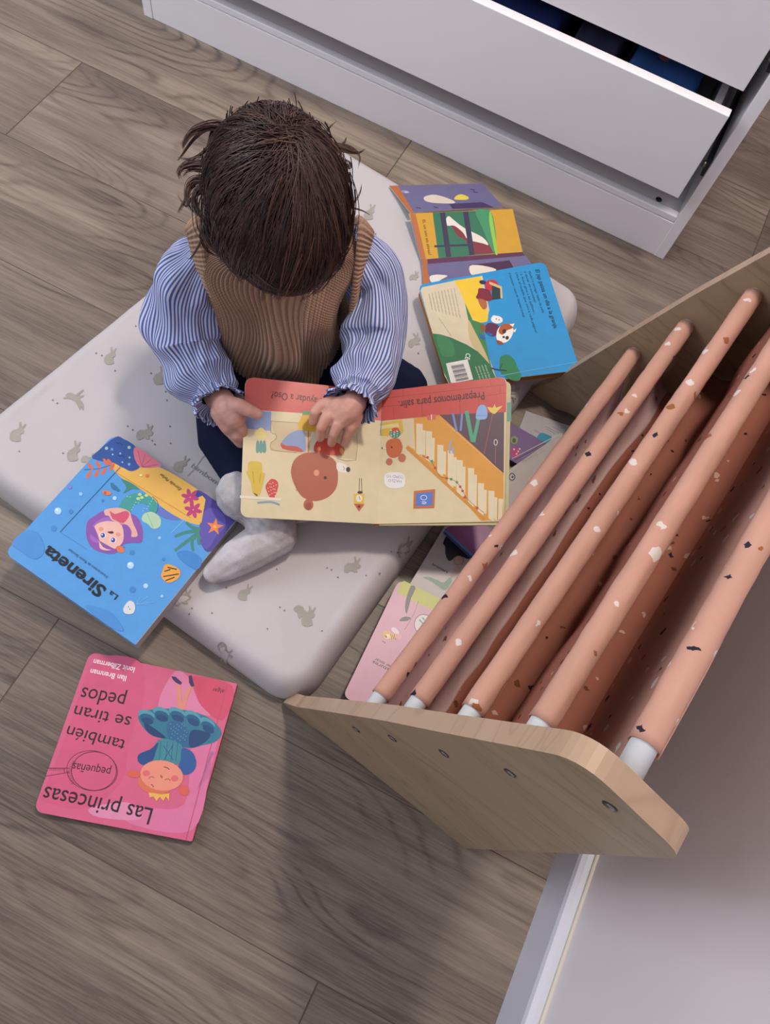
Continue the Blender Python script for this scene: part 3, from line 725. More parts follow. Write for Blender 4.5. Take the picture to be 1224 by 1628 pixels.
A.line([(585, 193), (292, 508)], 3.2, '#24507f'); A.line([(292, 508), (420, 590)], 1.6, '#3f7dbd'); A.line([(560, 215), (930, 440)], 2, '#b98c40'); A.line([(830, 515), (905, 440)], 2.2, '#8fc0e8')
for x, y, r_, c in ((282, 406, 17, '#a9cdf0'), (345, 408, 11, '#3c7fc4'), (262, 490, 14, '#3f84c8'), (635, 670, 17, '#a9cdf0'), (643, 608, 12, '#3c7fc4'), (709, 770, 12, '#a9cdf0'), (645, 788, 15, '#3c7fc4'), (558, 343, 10, '#a9cdf0'), (120, 598, 9, '#8fc0e8'), (788, 820, 8, '#8fc0e8'), (795, 640, 8, '#3c7fc4'), (776, 537, 8, '#8fc0e8'), (393, 323, 9, '#8fc0e8'), (500, 355, 7, '#3c7fc4')):
    A.ell(x, y, r_, r_, 0, c, 14)
A.ell(278, 400, 6, 6, 0, '#d8e8f8', 8); A.ell(630, 664, 6, 6, 0, '#d8e8f8', 8)
A.poly([(60, 560), (130, 500), (190, 520), (215, 600), (170, 640), (100, 600)], '#4787ca', 5)
A.poly([(420, 870), (500, 880), (560, 920), (600, 990), (520, 960)], '#4787ca', 5); A.poly([(860, 610), (920, 600), (980, 640), (960, 690), (900, 660)], '#3c7fc4', 5)
A.poly([(790, 700), (805, 665), (850, 675), (878, 700), (865, 735), (825, 755), (800, 745), (784, 722)], '#dd9a3e', 4)
for a, b_ in (((800, 700), (830, 690)), ((795, 725), (870, 712)), ((805, 745), (850, 728)), ((815, 680), (860, 690))): A.line([a, b_], 6, '#4a3320')
A.poly([(600, 880), (625, 845), (650, 850), (658, 880), (645, 905), (610, 905)], '#ccd0d4', 4); A.ell(625, 872, 3, 3, 0, '#333333', 6); A.ell(632, 884, 3, 3, 0, '#333333', 6)
for a in ((680, 830), (720, 822), (750, 850), (730, 862)): A.line([(665, 860), a], 2, '#7ab4e4')
A.ell(520, 318, 22, 11, 10, '#cf7a4c'); A.ell(512, 318, 6, 8, 0, '#b84a3c'); A.ell(558, 292, 20, 11, 35, '#2c6f94'); A.ell(545, 275, 8, 6, 0, '#2c6f94'); A.ell(575, 305, 8, 6, 0, '#2c6f94'); A.ell(340, 290, 11, 9, 0, '#7a7cc4', 8)
A.ell(685, 232, 7, 6, 0, '#ecd8a0', 8); A.ell(716, 234, 10, 8, 0, '#d8793c', 10)
A.text('Sireneta', (521, 783), (238, 573), 60, '#14161f', .028)
A.text('La', (577, 818), (540, 792), 26, '#14161f', .01)
A.text('Il·lustracions de Rocío Sánchez', (527, 724), (338, 588), 13, '#22406a')
A.text('Estrella Peñas', (884, 298), (784, 222), 15, '#3a2c14', 0, .3)
fin()

# --- farm book: blue back cover lying over the unfolded pages (one book)
farm = empty('fold_out_board_book', (*at(745, 470, .06).xy, .0575), 'farm board book unfolded beside the child, blue back cover over purple and yellow pages', 'book')
zt = .088; n = Vector((0, 0, 1))
c = [at(x, y, zt) for x, y in ((664, 453), (866, 416), (922, 588), (714, 613))]
mb = MB(); slab(mb, rounded(c, (.014, .014, .002, .002)), n, -.0018, 0, ink('#2b8cc4'), ink('#d8d6d0'))
A = Art(mb, (0, 0, zt), n, 600, 270, 3.6)
A.poly([(246, 690), (256, 672), (432, 636), (600, 606), (640, 800), (625, 870), (560, 880), (640, 1080), (690, 1218), (410, 1224), (385, 1180)], '#cdbfa4')
A.poly([(436, 634), (588, 610), (600, 690), (634, 830), (630, 866), (580, 876), (540, 850), (500, 760), (470, 690)], '#e2bd36')
A.poly([(500, 760), (545, 860), (600, 878), (640, 1080), (662, 1160), (690, 1218), (560, 1222), (600, 1100), (560, 1000), (520, 860)], '#3f7d4a')
A.poly([(520, 860), (560, 930), (620, 1050), (640, 1115), (600, 1070), (530, 980)], '#bfae80', 4)
A.poly([(310, 936), (360, 942), (420, 960), (510, 1000), (575, 1040), (640, 1110), (690, 1218), (412, 1224), (380, 1160)], '#2f6e46')
A.poly([(340, 950), (420, 975), (440, 1060), (370, 1060)], '#3b7d50', 4)
A.text('CE', (508, 1048), (500, 1082), 24, '#dfe6dc', .01)
A.poly([(392, 1108), (515, 1084), (548, 1200), (440, 1219), (420, 1219)], '#d9d9d6')
for i in range(15):
    t = i / 14; A.line([(420 + t * 30, 1122 + t * 88), (492 + t * 30, 1110 + t * 86)], 2 + (i * 7) % 4, '#2c2c30')
for i in range(4): A.text('edicions de lletra', (612 - i * 18, 1115 + i * 4), (640 - i * 18, 1195 + i * 3), 9, '#cfd8c8')
for i in range(9):
    x = 436 - i * 18; A.text('textos i enquadernació segons disseny registrat', (x, 676 + i * 4), (x + 36 - i * 2, 850 - i * 6), 6, '#8c8272')
A.text('tots els drets reservats', (350, 850), (420, 950), 6, '#8c8272')
A.text('El jep passa un dia a la granja.', (902, 572), (1012, 912), 22, '#17304c', .012)
for i, tx in enumerate(('Ajuda\'l a carregar bales de palla,', 'a donar els animalets', 'i a donar gana a les gallines...', 'Llisca el cadells que surt a cada pàgina!', 'il·lustració i text de Stephan Lomp')):
    x = 864 - i * 25 - (14 if i == 4 else 0); L = (260, 190, 260, 370, 270)[i]; A.text(tx, (x, 580 + i * 3), (x + L * .31, 580 + i * 3 + L * .93), 12, '#17304c')
# tractor and dog
A.poly([(622, 640), (660, 628), (690, 650), (680, 690), (630, 690), (615, 665)], '#b8323c', 3); A.poly([(655, 665), (705, 665), (706, 738), (655, 745)], '#263a3c'); A.poly([(640, 640), (712, 668), (716, 735), (704, 735), (702, 680), (640, 655)], '#c8b07c'); A.ell(602, 644, 20, 12, 10, '#27304c'); A.poly([(582, 678), (640, 690), (655, 745), (615, 750), (565, 735), (575, 705)], '#7a2836', 3); A.poly([(575, 740), (620, 750), (625, 790), (600, 795)], '#a8623a', 3)
A.ell(690, 930, 0.1, 0.1)
A.poly([(615, 900), (640, 876), (690, 890), (700, 930), (660, 955), (620, 935)], '#5c2b4a', 4); A.ell(605, 905, 22, 14, 80, '#8a5230'); A.ell(600, 955, 22, 10, 40, '#2c5fa4'); A.ell(640, 942, 18, 8, 20, '#2c5fa4')
A.ell(683, 858, 34, 22, 8, '#e2dfd8'); A.ell(665, 840, 10, 6, -30, '#e2dfd8'); A.ell(680, 854, 3, 4, 0, '#222222', 8); A.ell(696, 860, 3, 4, 0, '#222222', 8)
A.poly([(700, 990), (680, 960), (690, 910), (730, 885), (775, 905), (770, 950), (740, 985)], '#e6e0d6', 4); A.poly([(692, 925), (715, 885), (765, 885), (776, 905), (740, 920), (715, 945)], '#a5552c', 4); A.poly([(755, 885), (785, 880), (775, 900)], '#e6e0d6'); A.poly([(770, 925), (795, 908), (788, 930)], '#e6e0d6'); A.ell(725, 925, 11, 13, 20, '#3a2a2a'); A.ell(742, 962, 10, 11, 20, '#3a2a2a'); A.ell(722, 958, 8, 6, 0, '#2a2024'); A.poly([(680, 975), (712, 985), (720, 1000), (690, 1000)], '#8a4a34', 3)
A.poly([(700, 1110), (705, 1070), (745, 1060), (780, 1085), (800, 1130), (820, 1170), (812, 1205), (770, 1205), (725, 1180), (700, 1150)], '#2c7a4e', 5); A.line([(650, 1135), (690, 1145), (740, 1150)], 7, '#2a2440', 4); A.line([(700, 1140), (715, 1110)], 4, '#2a2440')
A.line([(700, 1180), (1150, 1098)], 2.4, '#6fb4dc')
mb.build('back_cover', farm)
mb = MB(); slab(mb, rounded(inset(c, .002), (.013, .013, .002, .002)), n, -.0125, -.0018, pagemat('#a8793c')); mb.build('page_block', farm)
mb = MB(); slab(mb, rounded(inset(c, .001), (.014, .014, .002, .002)), n, -.0145, -.0125, ink('#b0743a')); mb.build('front_cover', farm)
# unfolded pages: a shallow zigzag of three boards
def panel(name, P, art):
    a, b_, c_, d_ = P; nn = (b_ - a).cross(d_ - a).normalized()
    if nn.z < 0: nn = -nn
    mb = MB(); o_ = (a + b_ + c_ + d_) / 4
    slab(mb, [v - nn * nn.dot(v - o_) for v in P], nn, -.0018, 0, ink('#6f6a86'), ink('#c9b8a0'))
    A = Art(mb, o_, nn, 600, 270, 3.6); art(A); mb.build(name, farm)
def p1(A):
    A.poly([(68, 92), (118, 92), (215, 240), (190, 248)], '#b0683a')
    A.poly([(118, 92), (600, 80), (715, 205), (205, 240)], '#6a668a')
    A.poly([(268, 155), (320, 142), (380, 155), (440, 180), (430, 192), (330, 190), (275, 178)], '#d0c4b4', 4); A.poly([(450, 150), (480, 140), (520, 155), (515, 170), (470, 172), (440, 168)], '#d8c44c', 4)
    A.poly([(410, 195), (600, 185), (665, 214), (430, 224)], '#46385c'); A.ell(160, 125, 24, 8, 10, '#8f8aa4'); A.ell(165, 128, 12, 5, 0, '#b8b4c0')
    for x, y in ((235, 215), (335, 212), (545, 110), (560, 125)): A.line([(x - 14, y), (x + 14, y + 6)], 5, '#3f3560')
def p2(A):
    A.poly([(180, 250), (774, 224), (830, 470), (270, 512)], '#c9982e')
    A.poly([(186, 252), (218, 250), (278, 512), (250, 512)], '#b0683a')
    A.poly([(316, 245), (648, 232), (680, 478), (350, 508)], '#2c6e52')
    A.poly([(560, 236), (640, 232), (668, 300), (680, 420), (660, 470), (600, 330)], '#3f8c62', 3); A.poly([(645, 234), (662, 300), (688, 478), (674, 478), (640, 300)], '#8fbf4c', 3)
    A.poly([(392, 285), (410, 265), (440, 290), (500, 340), (560, 370), (620, 400), (660, 470), (640, 478), (540, 480), (520, 440), (500, 400), (460, 380), (440, 350), (420, 320), (398, 310)], '#7c2f3a', 3)
    A.poly([(392, 285), (408, 265), (440, 290), (500, 335), (600, 385), (635, 430), (600, 420), (520, 400), (490, 360), (440, 320), (400, 320)], '#dcd6cc', 3)
    A.line([(372, 245), (408, 500)], 30, '#352f4c'); A.line([(504, 240), (542, 488)], 30, '#352f4c'); A.line([(325, 438), (520, 430)], 12, '#352f4c')
    A.text('Ei, on són els altres?', (258, 286), (292, 488), 15, '#3a2a14', .01)
def p3(A):
    A.poly([(250, 514), (830, 470), (845, 492), (282, 540)], '#5f3550')
    A.poly([(255, 512), (285, 512), (300, 655), (262, 660)], '#b0683a')
    A.poly([(282, 540), (845, 492), (900, 560), (300, 655)], '#6a668a')
    A.poly([(525, 545), (755, 518), (785, 570), (540, 600)], '#4a2f4c'); A.poly([(528, 550), (600, 548), (680, 570), (640, 590), (545, 606)], '#ddd3c4', 3)
    A.poly([(300, 610), (340, 600), (400, 606), (370, 625), (330, 650), (305, 640)], '#dcd6cc', 4)
def q(x, y, z): return at(600 + x / 3.6, 270 + y / 3.6, z)
panel('inner_page', [q(68, 92, .061), q(603, 78, .061), q(716, 206, .072), q(190, 248, .072)], p1)
panel('inner_page', [q(180, 250, .0755), q(774, 224, .0755), q(832, 470, .0625), q(248, 514, .0625)], p2)
panel('inner_page', [q(248, 513, .0625), q(832, 469, .0625), q(905, 570, .0625), q(268, 665, .0625)], p3)

# --- books on the floor between mattress and bookcase
def small(name, label, px, ztop_, th, cover, page, r=.001, back=None):
    return flat_book(name, label, px, ztop_, th, cover, page, r, min(.0012, th * .3), backmat=back)
root, A, fin = small('board_book', 'pink board book with a bee and green top edge, reaching under the bookcase front', [(634, 922), (545, 1107), (626, 1150), (724, 962)], .034, .012, '#b98a9b', '#4a4650', (.010, .010, .002, .002), '#3c3a44')
A.c = (540, 900, 6.8)
A.poly([(625, 285), (655, 180), (700, 160), (1180, 400), (1120, 520), (800, 380)], '#a2a53a')
A.poly([(770, 212), (822, 236), (770, 350), (724, 520), (706, 440), (722, 340)], '#3c4440', 2); A.poly([(645, 590), (680, 555), (730, 545), (770, 565), (720, 595)], '#3c4440', 3)
A.line([(848, 380), (800, 520), (700, 690)], 4, '#4c4448', 3)
A.ring(905, 630, 100, 110, 5, '#3c3a3c'); A.ell(905, 630, 92, 100, 0, '#c3bcbf'); 
for x, y in ((870, 590), (905, 570), (890, 610)): A.ell(x, y, 22, 9, 50, '#4f8a6c')
A.ell(512, 745, 48, 44, 0, '#c99a4a'); A.ell(515, 760, 28, 28, 0, '#dfc09a'); A.ell(575, 765, 34, 32, 0, '#dcb85a')
for x in (560, 578, 596): A.line([(x - 6, 738), (x + 4, 795)], 8, '#2c2426')
A.ell(500, 762, 8, 16, -30, '#2c2426'); A.ell(600, 700, 50, 26, 40, '#cdbac0'); A.ell(640, 765, 26, 30, 0, '#cf8f9a'); A.ell(470, 815, 10, 6, 0, '#5a3a6c'); A.ell(488, 828, 9, 6, 0, '#5a3a6c')
A.text('criatures', (620, 1150), (362, 1020), 38, '#3c2c38', .01); A.text('per tocar', (570, 1080), (386, 990), 36, '#3c2c38', .01)
fin()
root, A, fin = small('picture_book', 'white paperback with a dark-haired girl and a green leaf, half under the bee book', [(712, 828), (648, 934), (722, 985), (800, 868)], .021, .008, '#a59e9e', '#8d8888')
A.c = (620, 820, 6.12)
A.poly([(515, 265), (560, 190), (640, 230), (800, 370), (760, 420), (700, 400), (640, 410), (575, 440), (540, 380), (535, 300)], '#20202e', 4)
A.ell(668, 445, 62, 54, 10, '#a68c82'); A.ring(668, 432, 46, 44, 4, '#4c4648'); A.ell(665, 430, 3, 3, 0, '#333333', 6); A.poly([(640, 490), (690, 480), (680, 540), (600, 610), (590, 580)], '#a68c82', 3)
A.poly([(320, 600), (380, 595), (450, 620), (520, 650), (580, 600), (600, 640), (540, 725), (470, 690), (400, 640)], '#5d7f70', 4)
A.text('bromera', (408, 480), (560, 560), 26, '#2b2a2e', .016)
fin()
root, A, fin = small('picture_book', 'magenta and purple book with a blue spine, just below the open book', [(706, 842), (752, 884), (790, 850), (752, 815)], .034, .012, '#7d3e6e', '#8a2f4c', .001, '#2d6a9c')
A.c = (620, 820, 6.12)
A.line([(530, 140), (800, 385)], 22, '#2d6fa4'); A.poly([(700, 160), (860, 160), (880, 220), (820, 330)], '#84407e', 3); fin()
root, A, fin = small('picture_book', 'cream book with a round black eye logo, to the right of the open book', [(893, 688), (790, 760), (812, 850), (930, 770)], .024, .009, '#a9a09b', '#9a928c')
A.c = (760, 600, 6.12)
for i in range(3): A.text('text de la coberta posterior del llibre', (420 + i * 6, 790 + i * 26), (640 + i * 8, 660 + i * 26), 10, '#8a8280')
A.line([(330, 790), (800, 548)], 5, '#c4bcae'); A.ell(330, 968, 32, 38, 0, '#2a2a2e'); A.ell(330, 968, 22, 27, 0, '#b5b0ac'); A.ell(334, 968, 11, 14, 0, '#2a2a2e')
A.line([(420, 830), (570, 745), (578, 775)], 4, '#7f7876')
fin()
root, A, fin = small('picture_book', 'purple book with a magenta flower of white dots, right edge of the open book', [(812, 672), (792, 720), (838, 746), (870, 706)], .0135, .010, '#6a527e', '#5a4a66')
A.c = (760, 600, 6.12)
A.ell(362, 730, 46, 52, 0, '#a82c62'); A.ell(352, 610, 36, 40, 10, '#7e8c4c'); A.ell(350, 615, 18, 22, 0, '#3f4a30')
for x, y in ((405, 696), (390, 720), (374, 744), (350, 700)): A.ell(x, y, 9, 9, 0, '#d8bccb', 10)
fin()
root, A, fin = small('leaflet', 'white printed sheet with a blue corner drawing on the floor beside the purple book', [(836, 653), (822, 690), (880, 722), (925, 684)], .0028, .0024, '#aaa7ad', '#a5a2a5')
A.c = (760, 600, 6.12)
for i, (a, b_) in enumerate((((540, 510), (620, 555)), ((660, 480), (790, 545)), ((665, 500), (750, 550)), ((720, 480), (800, 520)), ((500, 548), (560, 580)))): A.line([a, b_], 4, '#77757c')
A.poly([(560, 600), (610, 540), (680, 560), (720, 590), (640, 660), (560, 640)], '#2f87a4', 3); fin()

# ------------------------------------------------------------------ the open book in the child's hands
TL, CT, CB, BL = at(390, 600, .203), at(607, 622, .172), at(600, 833, .122), at(382, 822, .148)
TR, BR = at(806, 599, .200), at(801, 829, .146)
nL = ((CT - CB).cross(BL - CB)).normalized(); nL = nL if nL.z > 0 else -nL
nR = ((CT - CB).cross(BR - CB)).normalized(); nR = nR if nR.z > 0 else -nR
TL = atp(390, 600, CB, nL); TR = atp(806, 599, CB, nR)
openb = empty('open_board_book', (CB + CT) / 2 - Vector((0, 0, .012)), 'open board book with a brown bear and yellow stairs, held on the child\'s lap', 'book')
CREAM = '#cdbf9b'
def leaf(nm, quad, n_, th, colr, r):
    mb = MB(); slab(mb, rounded(quad, r), n_, -th, 0, ink(colr), ink('#bcae90')); return mb
mb = leaf('l', [TL, CT, CB, BL], nL, .0018, CREAM, (.011, 0, 0, .011))
A = Art(mb, CB, nL, 370, 580, 2.661)
A.poly([(54, 76), (66, 58), (90, 54), (630, 112), (627, 236), (560, 232), (300, 205), (46, 188)], '#bf5650')
A.poly([(46, 192), (163, 198), (160, 280), (40, 268)], '#7f93bd')
A.poly([(163, 238), (277, 250), (277, 285), (520, 300), (524, 402), (376, 384), (160, 364), (160, 330), (180, 320), (186, 300), (170, 280)], '#c3b08a')
for p in ([(163, 238), (277, 246)], [(163, 238), (162, 285), (178, 292), (186, 308), (172, 322), (162, 330), (160, 350), (175, 362), (270, 372)], [(524, 290), (520, 404), (440, 396)]): A.line(p, 2.5, '#8a7552', 2)
A.poly([(120, 265), (140, 285), (132, 310), (105, 310), (98, 285)], '#d8c878', 3)
for x in (104, 118, 132): A.poly([(x - 4, 325), (x + 6, 322), (x + 10, 360), (x + 2, 374), (x - 6, 365)], '#5f8f84', 2)
A.poly([(276, 275), (285, 230), (305, 205), (345, 210), (365, 250), (362, 280)], '#cfa63a', 2); A.poly([(295, 195), (330, 195), (332, 212), (295, 212)], '#5a8a5c')
A.poly([(205, 330), (235, 295), (270, 278), (300, 280), (308, 320), (305, 368), (250, 352), (212, 350)], '#7f93b8', 3); A.poly([(203, 330), (225, 342), (270, 345), (300, 368), (260, 366), (210, 355)], '#b5483c', 2)
A.line([(320, 280), (320, 372)], 5, '#b87848'); A.poly([(330, 286), (356, 288), (352, 372), (326, 368)], '#d5cab0')
A.poly([(350, 330), (380, 312), (420, 318), (470, 350), (465, 380), (430, 384), (348, 372)], '#bf4a38', 3); A.ell(364, 356, 8, 8, 0, '#d8884a', 10); A.ell(462, 366, 8, 16, -20, '#c8923c')
A.poly([(247, 440), (262, 400), (300, 375), (350, 372), (400, 384), (435, 410), (445, 470), (438, 520), (410, 555), (370, 574), (330, 575), (290, 555), (262, 510), (248, 470)], '#a3583f', 4)
A.ell(320, 592, 21, 24, 0, '#a3583f'); A.ell(320, 598, 13, 16, 0, '#8c4832')
A.poly([(440, 415), (470, 418), (496, 440), (488, 455), (445, 450)], '#dad4c8', 3); A.ell(488, 443, 9, 11, 0, '#28242a'); A.line([(466, 430), (474, 438), (468, 446)], 2, '#44383a')
A.ell(391, 478, 6.5, 7, 0, '#2c1c1c'); A.ell(354, 457, 12, 13, 0, '#d08a6a')
for i in range(12): A.line([(250 + i * 1.5, 430 + i * 9), (262 + i * 1.5, 436 + i * 9)], 2, '#93503a')
A.poly([(66, 414), (92, 408), (122, 416), (124, 455), (136, 460), (128, 500), (116, 545), (104, 560), (84, 540), (78, 500), (56, 455), (64, 448)], '#c9ab3c', 2); A.line([(84, 450), (90, 500)], 2, '#8a7428'); A.line([(118, 460), (112, 500)], 2, '#8a7428'); A.poly([(84, 540), (104, 548), (106, 562)], '#6a5a3a')
A.poly([(150, 495), (165, 482), (188, 492), (192, 515), (180, 555), (166, 574), (148, 545), (138, 515)], '#bf3f3c', 2)
for i in range(18): A.ell(148 + (i * 17) % 38, 495 + (i * 23) % 60, 2.2, 2.2, 0, '#e0c8c0', 6)
A.line([(30, 558), (205, 570)], 12, '#d4ccb8'); A.line([(105, 584), (160, 580), (198, 592)], 9, '#8fa2ae', 3); A.line([(105, 584), (160, 580), (198, 592)], 2, '#4f6470', 3)
A.line([(536, 480), (534, 545)], 2, '#3c3430'); A.line([(544, 480), (546, 540)], 2, '#3c3430'); A.poly([(512, 545), (556, 545), (554, 588), (514, 588)], '#cdaf3c'); A.ell(534, 565, 14, 15, 0, '#d8d2c0'); A.line([(534, 556), (538, 572)], 2, '#333333'); A.ell(538, 540, 11, 6, 0, '#2e2a28'); A.poly([(512, 588), (557, 590), (534, 620)], '#b4573c'); A.ell(534, 600, 6, 6, 0, '#3c2c28', 8)
A.text('¿Qué ayudar a Oso?', (436, 150), (165, 112), 30, '#3a2328')
A.line([(12, 640), (300, 655), (600, 668)], 0.1, CREAM)
mb.build('left_page', openb)
mb = leaf('r', [TR, CT, CB, BR], nR, .0018, CREAM, (.011, 0, 0, .011))
A = Art(mb, CB, nR, 370, 580, 2.661)
A.poly([(632, 112), (1130, 52), (1150, 60), (1158, 80), (1156, 200), (1148, 202), (900, 212), (626, 238)], '#bb4640')
for p in ([(628, 178), (900, 152), (1155, 120)], [(630, 142), (1150, 84)], [(720, 105), (722, 140)], [(880, 120), (884, 152)], [(800, 160), (802, 215)], [(1040, 135), (1042, 190)], [(960, 168), (962, 205)], [(1090, 62), (1092, 92)], [(680, 178), (682, 228)], [(1130, 90), (1131, 122)]): A.line(p, 2, '#8f3434')
A.poly([(870, 212), (1148, 200), (1146, 465), (1060, 380)], '#55404c')
A.poly([(766, 226), (874, 212), (1060, 380), (1146, 465), (1144, 655), (1050, 660), (920, 510), (830, 430), (735, 352), (740, 340), (772, 362)], '#cd923a')
for i, (x, y0, y1) in enumerate(((790, 248, 382), (830, 280, 408), (878, 338, 464), (922, 362, 515), (960, 402, 560), (1008, 436, 600), (1050, 500, 630), (1094, 532, 657), (1134, 566, 655))):
    h = 13 if i else 14; A.poly([(x - h, y0), (x + h, y0 + (2)), (x + h - 2, y1 + 8), (x - h, y1 - 8)] if i < 8 else [(1124, 566), (1144, 568), (1140, 650), (1122, 656)], '#d3c8a8')
    if i < 8: A.poly([(x + h, y0 + 28), (x + h + 12, y0 + 30), (x + h + 10, y1 + 2), (x + h - 2, y1 - 4)], '#d3c8a8')
A.line([(735, 348), (1066, 655)], 13, '#c48735'); A.line([(905, 250), (1146, 462)], 2.5, '#e0ad5c')
A.line([(790, 380), (830, 400), (858, 440), (880, 475), (920, 482), (948, 498), (975, 535), (985, 560), (1034, 605), (1062, 625)], 2, '#7d5a4a', 2)
for x, y, c_ in ((824, 392, '#b5483c'), (842, 408, '#4f8a5c'), (856, 436, '#b5483c'), (905, 480, '#b5483c'), (924, 484, '#4f8a5c'), (948, 497, '#4f8a5c'), (962, 516, '#b5483c'), (972, 534, '#b5483c'), (982, 560, '#b5483c'), (1034, 606, '#b5483c')): A.ell(x, y, 6, 6, 0, c_, 10)
for x in (925, 960):
    A.line([(x + (6 if x == 925 else 10), 206), (x + (22 if x == 925 else 4), 280)], 9, '#6c86b8')
A.line([(918, 375), (916, 345), (926, 318)], 7, '#8ea4c8'); A.line([(932, 375), (930, 345)], 7, '#8ea4c8')
A.line([(988, 195), (1014, 325)], 16, '#4f9a7c'); A.line([(1040, 225), (1018, 328)], 15, '#4f9a7c'); A.poly([(1038, 178), (1062, 170), (1076, 190), (1074, 225), (1052, 232), (1028, 226)], '#86a8d8', 3); A.line([(1030, 215), (1074, 214)], 2, '#5c7eb4')
A.line([(1100, 205), (1062, 378)], 4, '#8c5050'); A.poly([(1076, 178), (1100, 182), (1108, 165), (1114, 182), (1142, 172), (1120, 196), (1108, 208), (1092, 202)], '#d8bf5c', 2)
A.ring(1112, 328, 7, 12, 3, '#cfc6c4'); A.line([(1112, 340), (1110, 418)], 2, '#9a6c6c')
A.poly([(820, 215), (860, 208), (858, 230), (824, 234)], '#c86058'); A.line([(840, 210), (841, 232)], 4, '#e0d4c8')
A.poly([(572, 255), (716, 232), (722, 285), (700, 300), (580, 300), (572, 280)], '#c9a93a', 0); A.poly([(592, 262), (700, 246), (704, 262), (596, 276)], '#d3c48c')
A.line([(630, 235), (625, 280), (628, 298)], 4, '#7688b0')
A.ell(686, 290, 24, 20, 0, '#4a7f74'); A.ell(688, 276, 16, 10, 0, '#b8483c')
for i in range(14): A.ell(668 + (i * 13) % 38, 276 + (i * 17) % 30, 2.4, 2.4, 0, '#e0dcc8', 6)
A.poly([(648, 340), (660, 318), (700, 312), (718, 345), (708, 380), (680, 394), (656, 380)], '#b85f34', 4); A.ell(662, 410, 14, 15, 0, '#b0674c'); A.ell(716, 394, 16, 18, 0, '#b0674c'); A.ell(672, 349, 4, 4, 0, '#2c1c1c', 8); A.ell(640, 352, 10, 5, 10, '#d4c8b4'); A.ell(632, 352, 3, 4, 0, '#28242a', 8)
A.poly([(640, 480), (650, 460), (690, 454), (722, 462), (730, 490), (722, 515), (685, 524), (648, 514)], '#d7d5d4', 4)
A.text('HAZLO', (714, 488), (658, 484), 12, '#7f7f86'); A.text('COMO YO', (722, 470), (652, 465), 12, '#7f7f86')
A.poly([(766, 534), (856, 526), (852, 606), (764, 608)], '#b46a3c'); A.poly([(776, 544), (846, 538), (843, 596), (774, 598)], '#5673b8'); A.ring(808, 562, 13, 10, 2.5, '#cfd4e0'); A.line([(800, 580), (818, 582), (812, 588), (800, 586)], 3, '#cfd4e0', 3)
A.text('Preparémonos para salir.', (1062, 114), (700, 154), 34, '#3a2328')
mb.build('right_page', openb)
# page stacks and cover below the two visible pages
mb = MB(); slab(mb, rounded(inset([TL, CT, CB, BL], .001), (.011, 0, 0, .011)), nL, -.0052, -.0018, pagemat('#b8ac92')); mb.build('page_block', openb)
mb = MB(); dR = (BR - TR).normalized() * .0048 + (BR - CB).normalized() * .0058
slab(mb, rounded([v + (dR if i in (0, 3) else dR * .4) for i, v in enumerate([TR, CT, CB, BR])], (.011, 0, 0, .011)), nR, -.0095, -.0018, ink('#b8ac86'), pagemat('#b0a488'))
A = Art(mb, CB - nR * .0018, nR, 370, 580, 2.661); A.poly([(1160, 160), (1178, 158), (1178, 238), (1160, 240)], '#5a9278'); mb.build('page_block', openb)
mb = MB(); slab(mb, [CT + (TL - CT).normalized() * .003, CT + (TR - CT).normalized() * .003, CB + (BR - CB).normalized() * .003, CB + (BL - CB).normalized() * .003], Vector((0, 0, 1)), -.010, -.0055, ink('#c06048')); mb.build('spine', openb)

#PERSON
# ------------------------------------------------------------------ the child
O_ = Vector((-.335, .56, 0)); PR = Vector((.85816826, .51336851, 0)); PB = Vector((-.51336851, .85816826, 0))
def Lc(x, y, z): return O_ + PR * x + PB * y + Vector((0, 0, z))
child = empty('person', (O_.x, O_.y, MH - .006), 'toddler in brown knit vest and striped blouse sitting on the mattress with an open book', 'person')
_ico = None
def ico(sub=2):
    bm = bmesh.new(); bmesh.ops.create_icosphere(bm, subdivisions=sub, radius=1)
    v = [v.co.copy() for v in bm.verts]; f = [tuple(x.index for x in f.verts) for f in bm.faces]; bm.free(); return v, f
ICO = ico(2)
def blob_mesh(name, items, voxel, mat, parent, smooth=4, sfac=.5, post=None):
    """items: ('c', [points], [radii]) chains or ('e', centre, (ax, ay, az) axis vectors); unioned into one continuous skin"""
    vs = []; fs = []
    def sph(c, M_):
        b = len(vs); vs.extend([tuple(c + M_ @ v) for v in ICO[0]]); fs.extend([tuple(b + i for i in f) for f in ICO[1]])
    for it in items:
        if it[0] == 'e':
            ax = it[2]; sph(it[1], Matrix((ax[0], ax[1], ax[2])).transposed())
        else:
            P, Rr = it[1], it[2]
            for i in range(len(P) - 1):
                a, b_ = Vector(P[i]), Vector(P[i + 1]); L = (b_ - a).length; n = max(1, int(L / (min(Rr[i], Rr[i + 1]) * .28)))
                for k in range(n + (1 if i == len(P) - 2 else 0)):
                    t = k / n; r = Rr[i] + (Rr[i + 1] - Rr[i]) * t; sph(a.lerp(b_, t), Matrix.Scale(r * 1.01, 3))
    me = bpy.data.meshes.new(name); me.from_pydata(vs, [], fs)
    ob = bpy.data.objects.new('tmp', me); COL.objects.link(ob)
    r = ob.modifiers.new('r', 'REMESH'); r.mode = 'VOXEL'; r.voxel_size = voxel; r.use_smooth_shade = True
    s = ob.modifiers.new('s', 'SMOOTH'); s.iterations = smooth; s.factor = sfac
    bpy.context.view_layer.update(); dg = bpy.context.evaluated_depsgraph_get()
    m2 = bpy.data.meshes.new_from_object(ob.evaluated_get(dg)); bpy.data.objects.remove(ob); bpy.data.meshes.remove(me)
    if post: post(m2)
    m2.name = name; m2.materials.clear(); m2.materials.append(mat)
    m2.polygons.foreach_set('use_smooth', [True] * len(m2.polygons))
    return place(m2, name, parent)
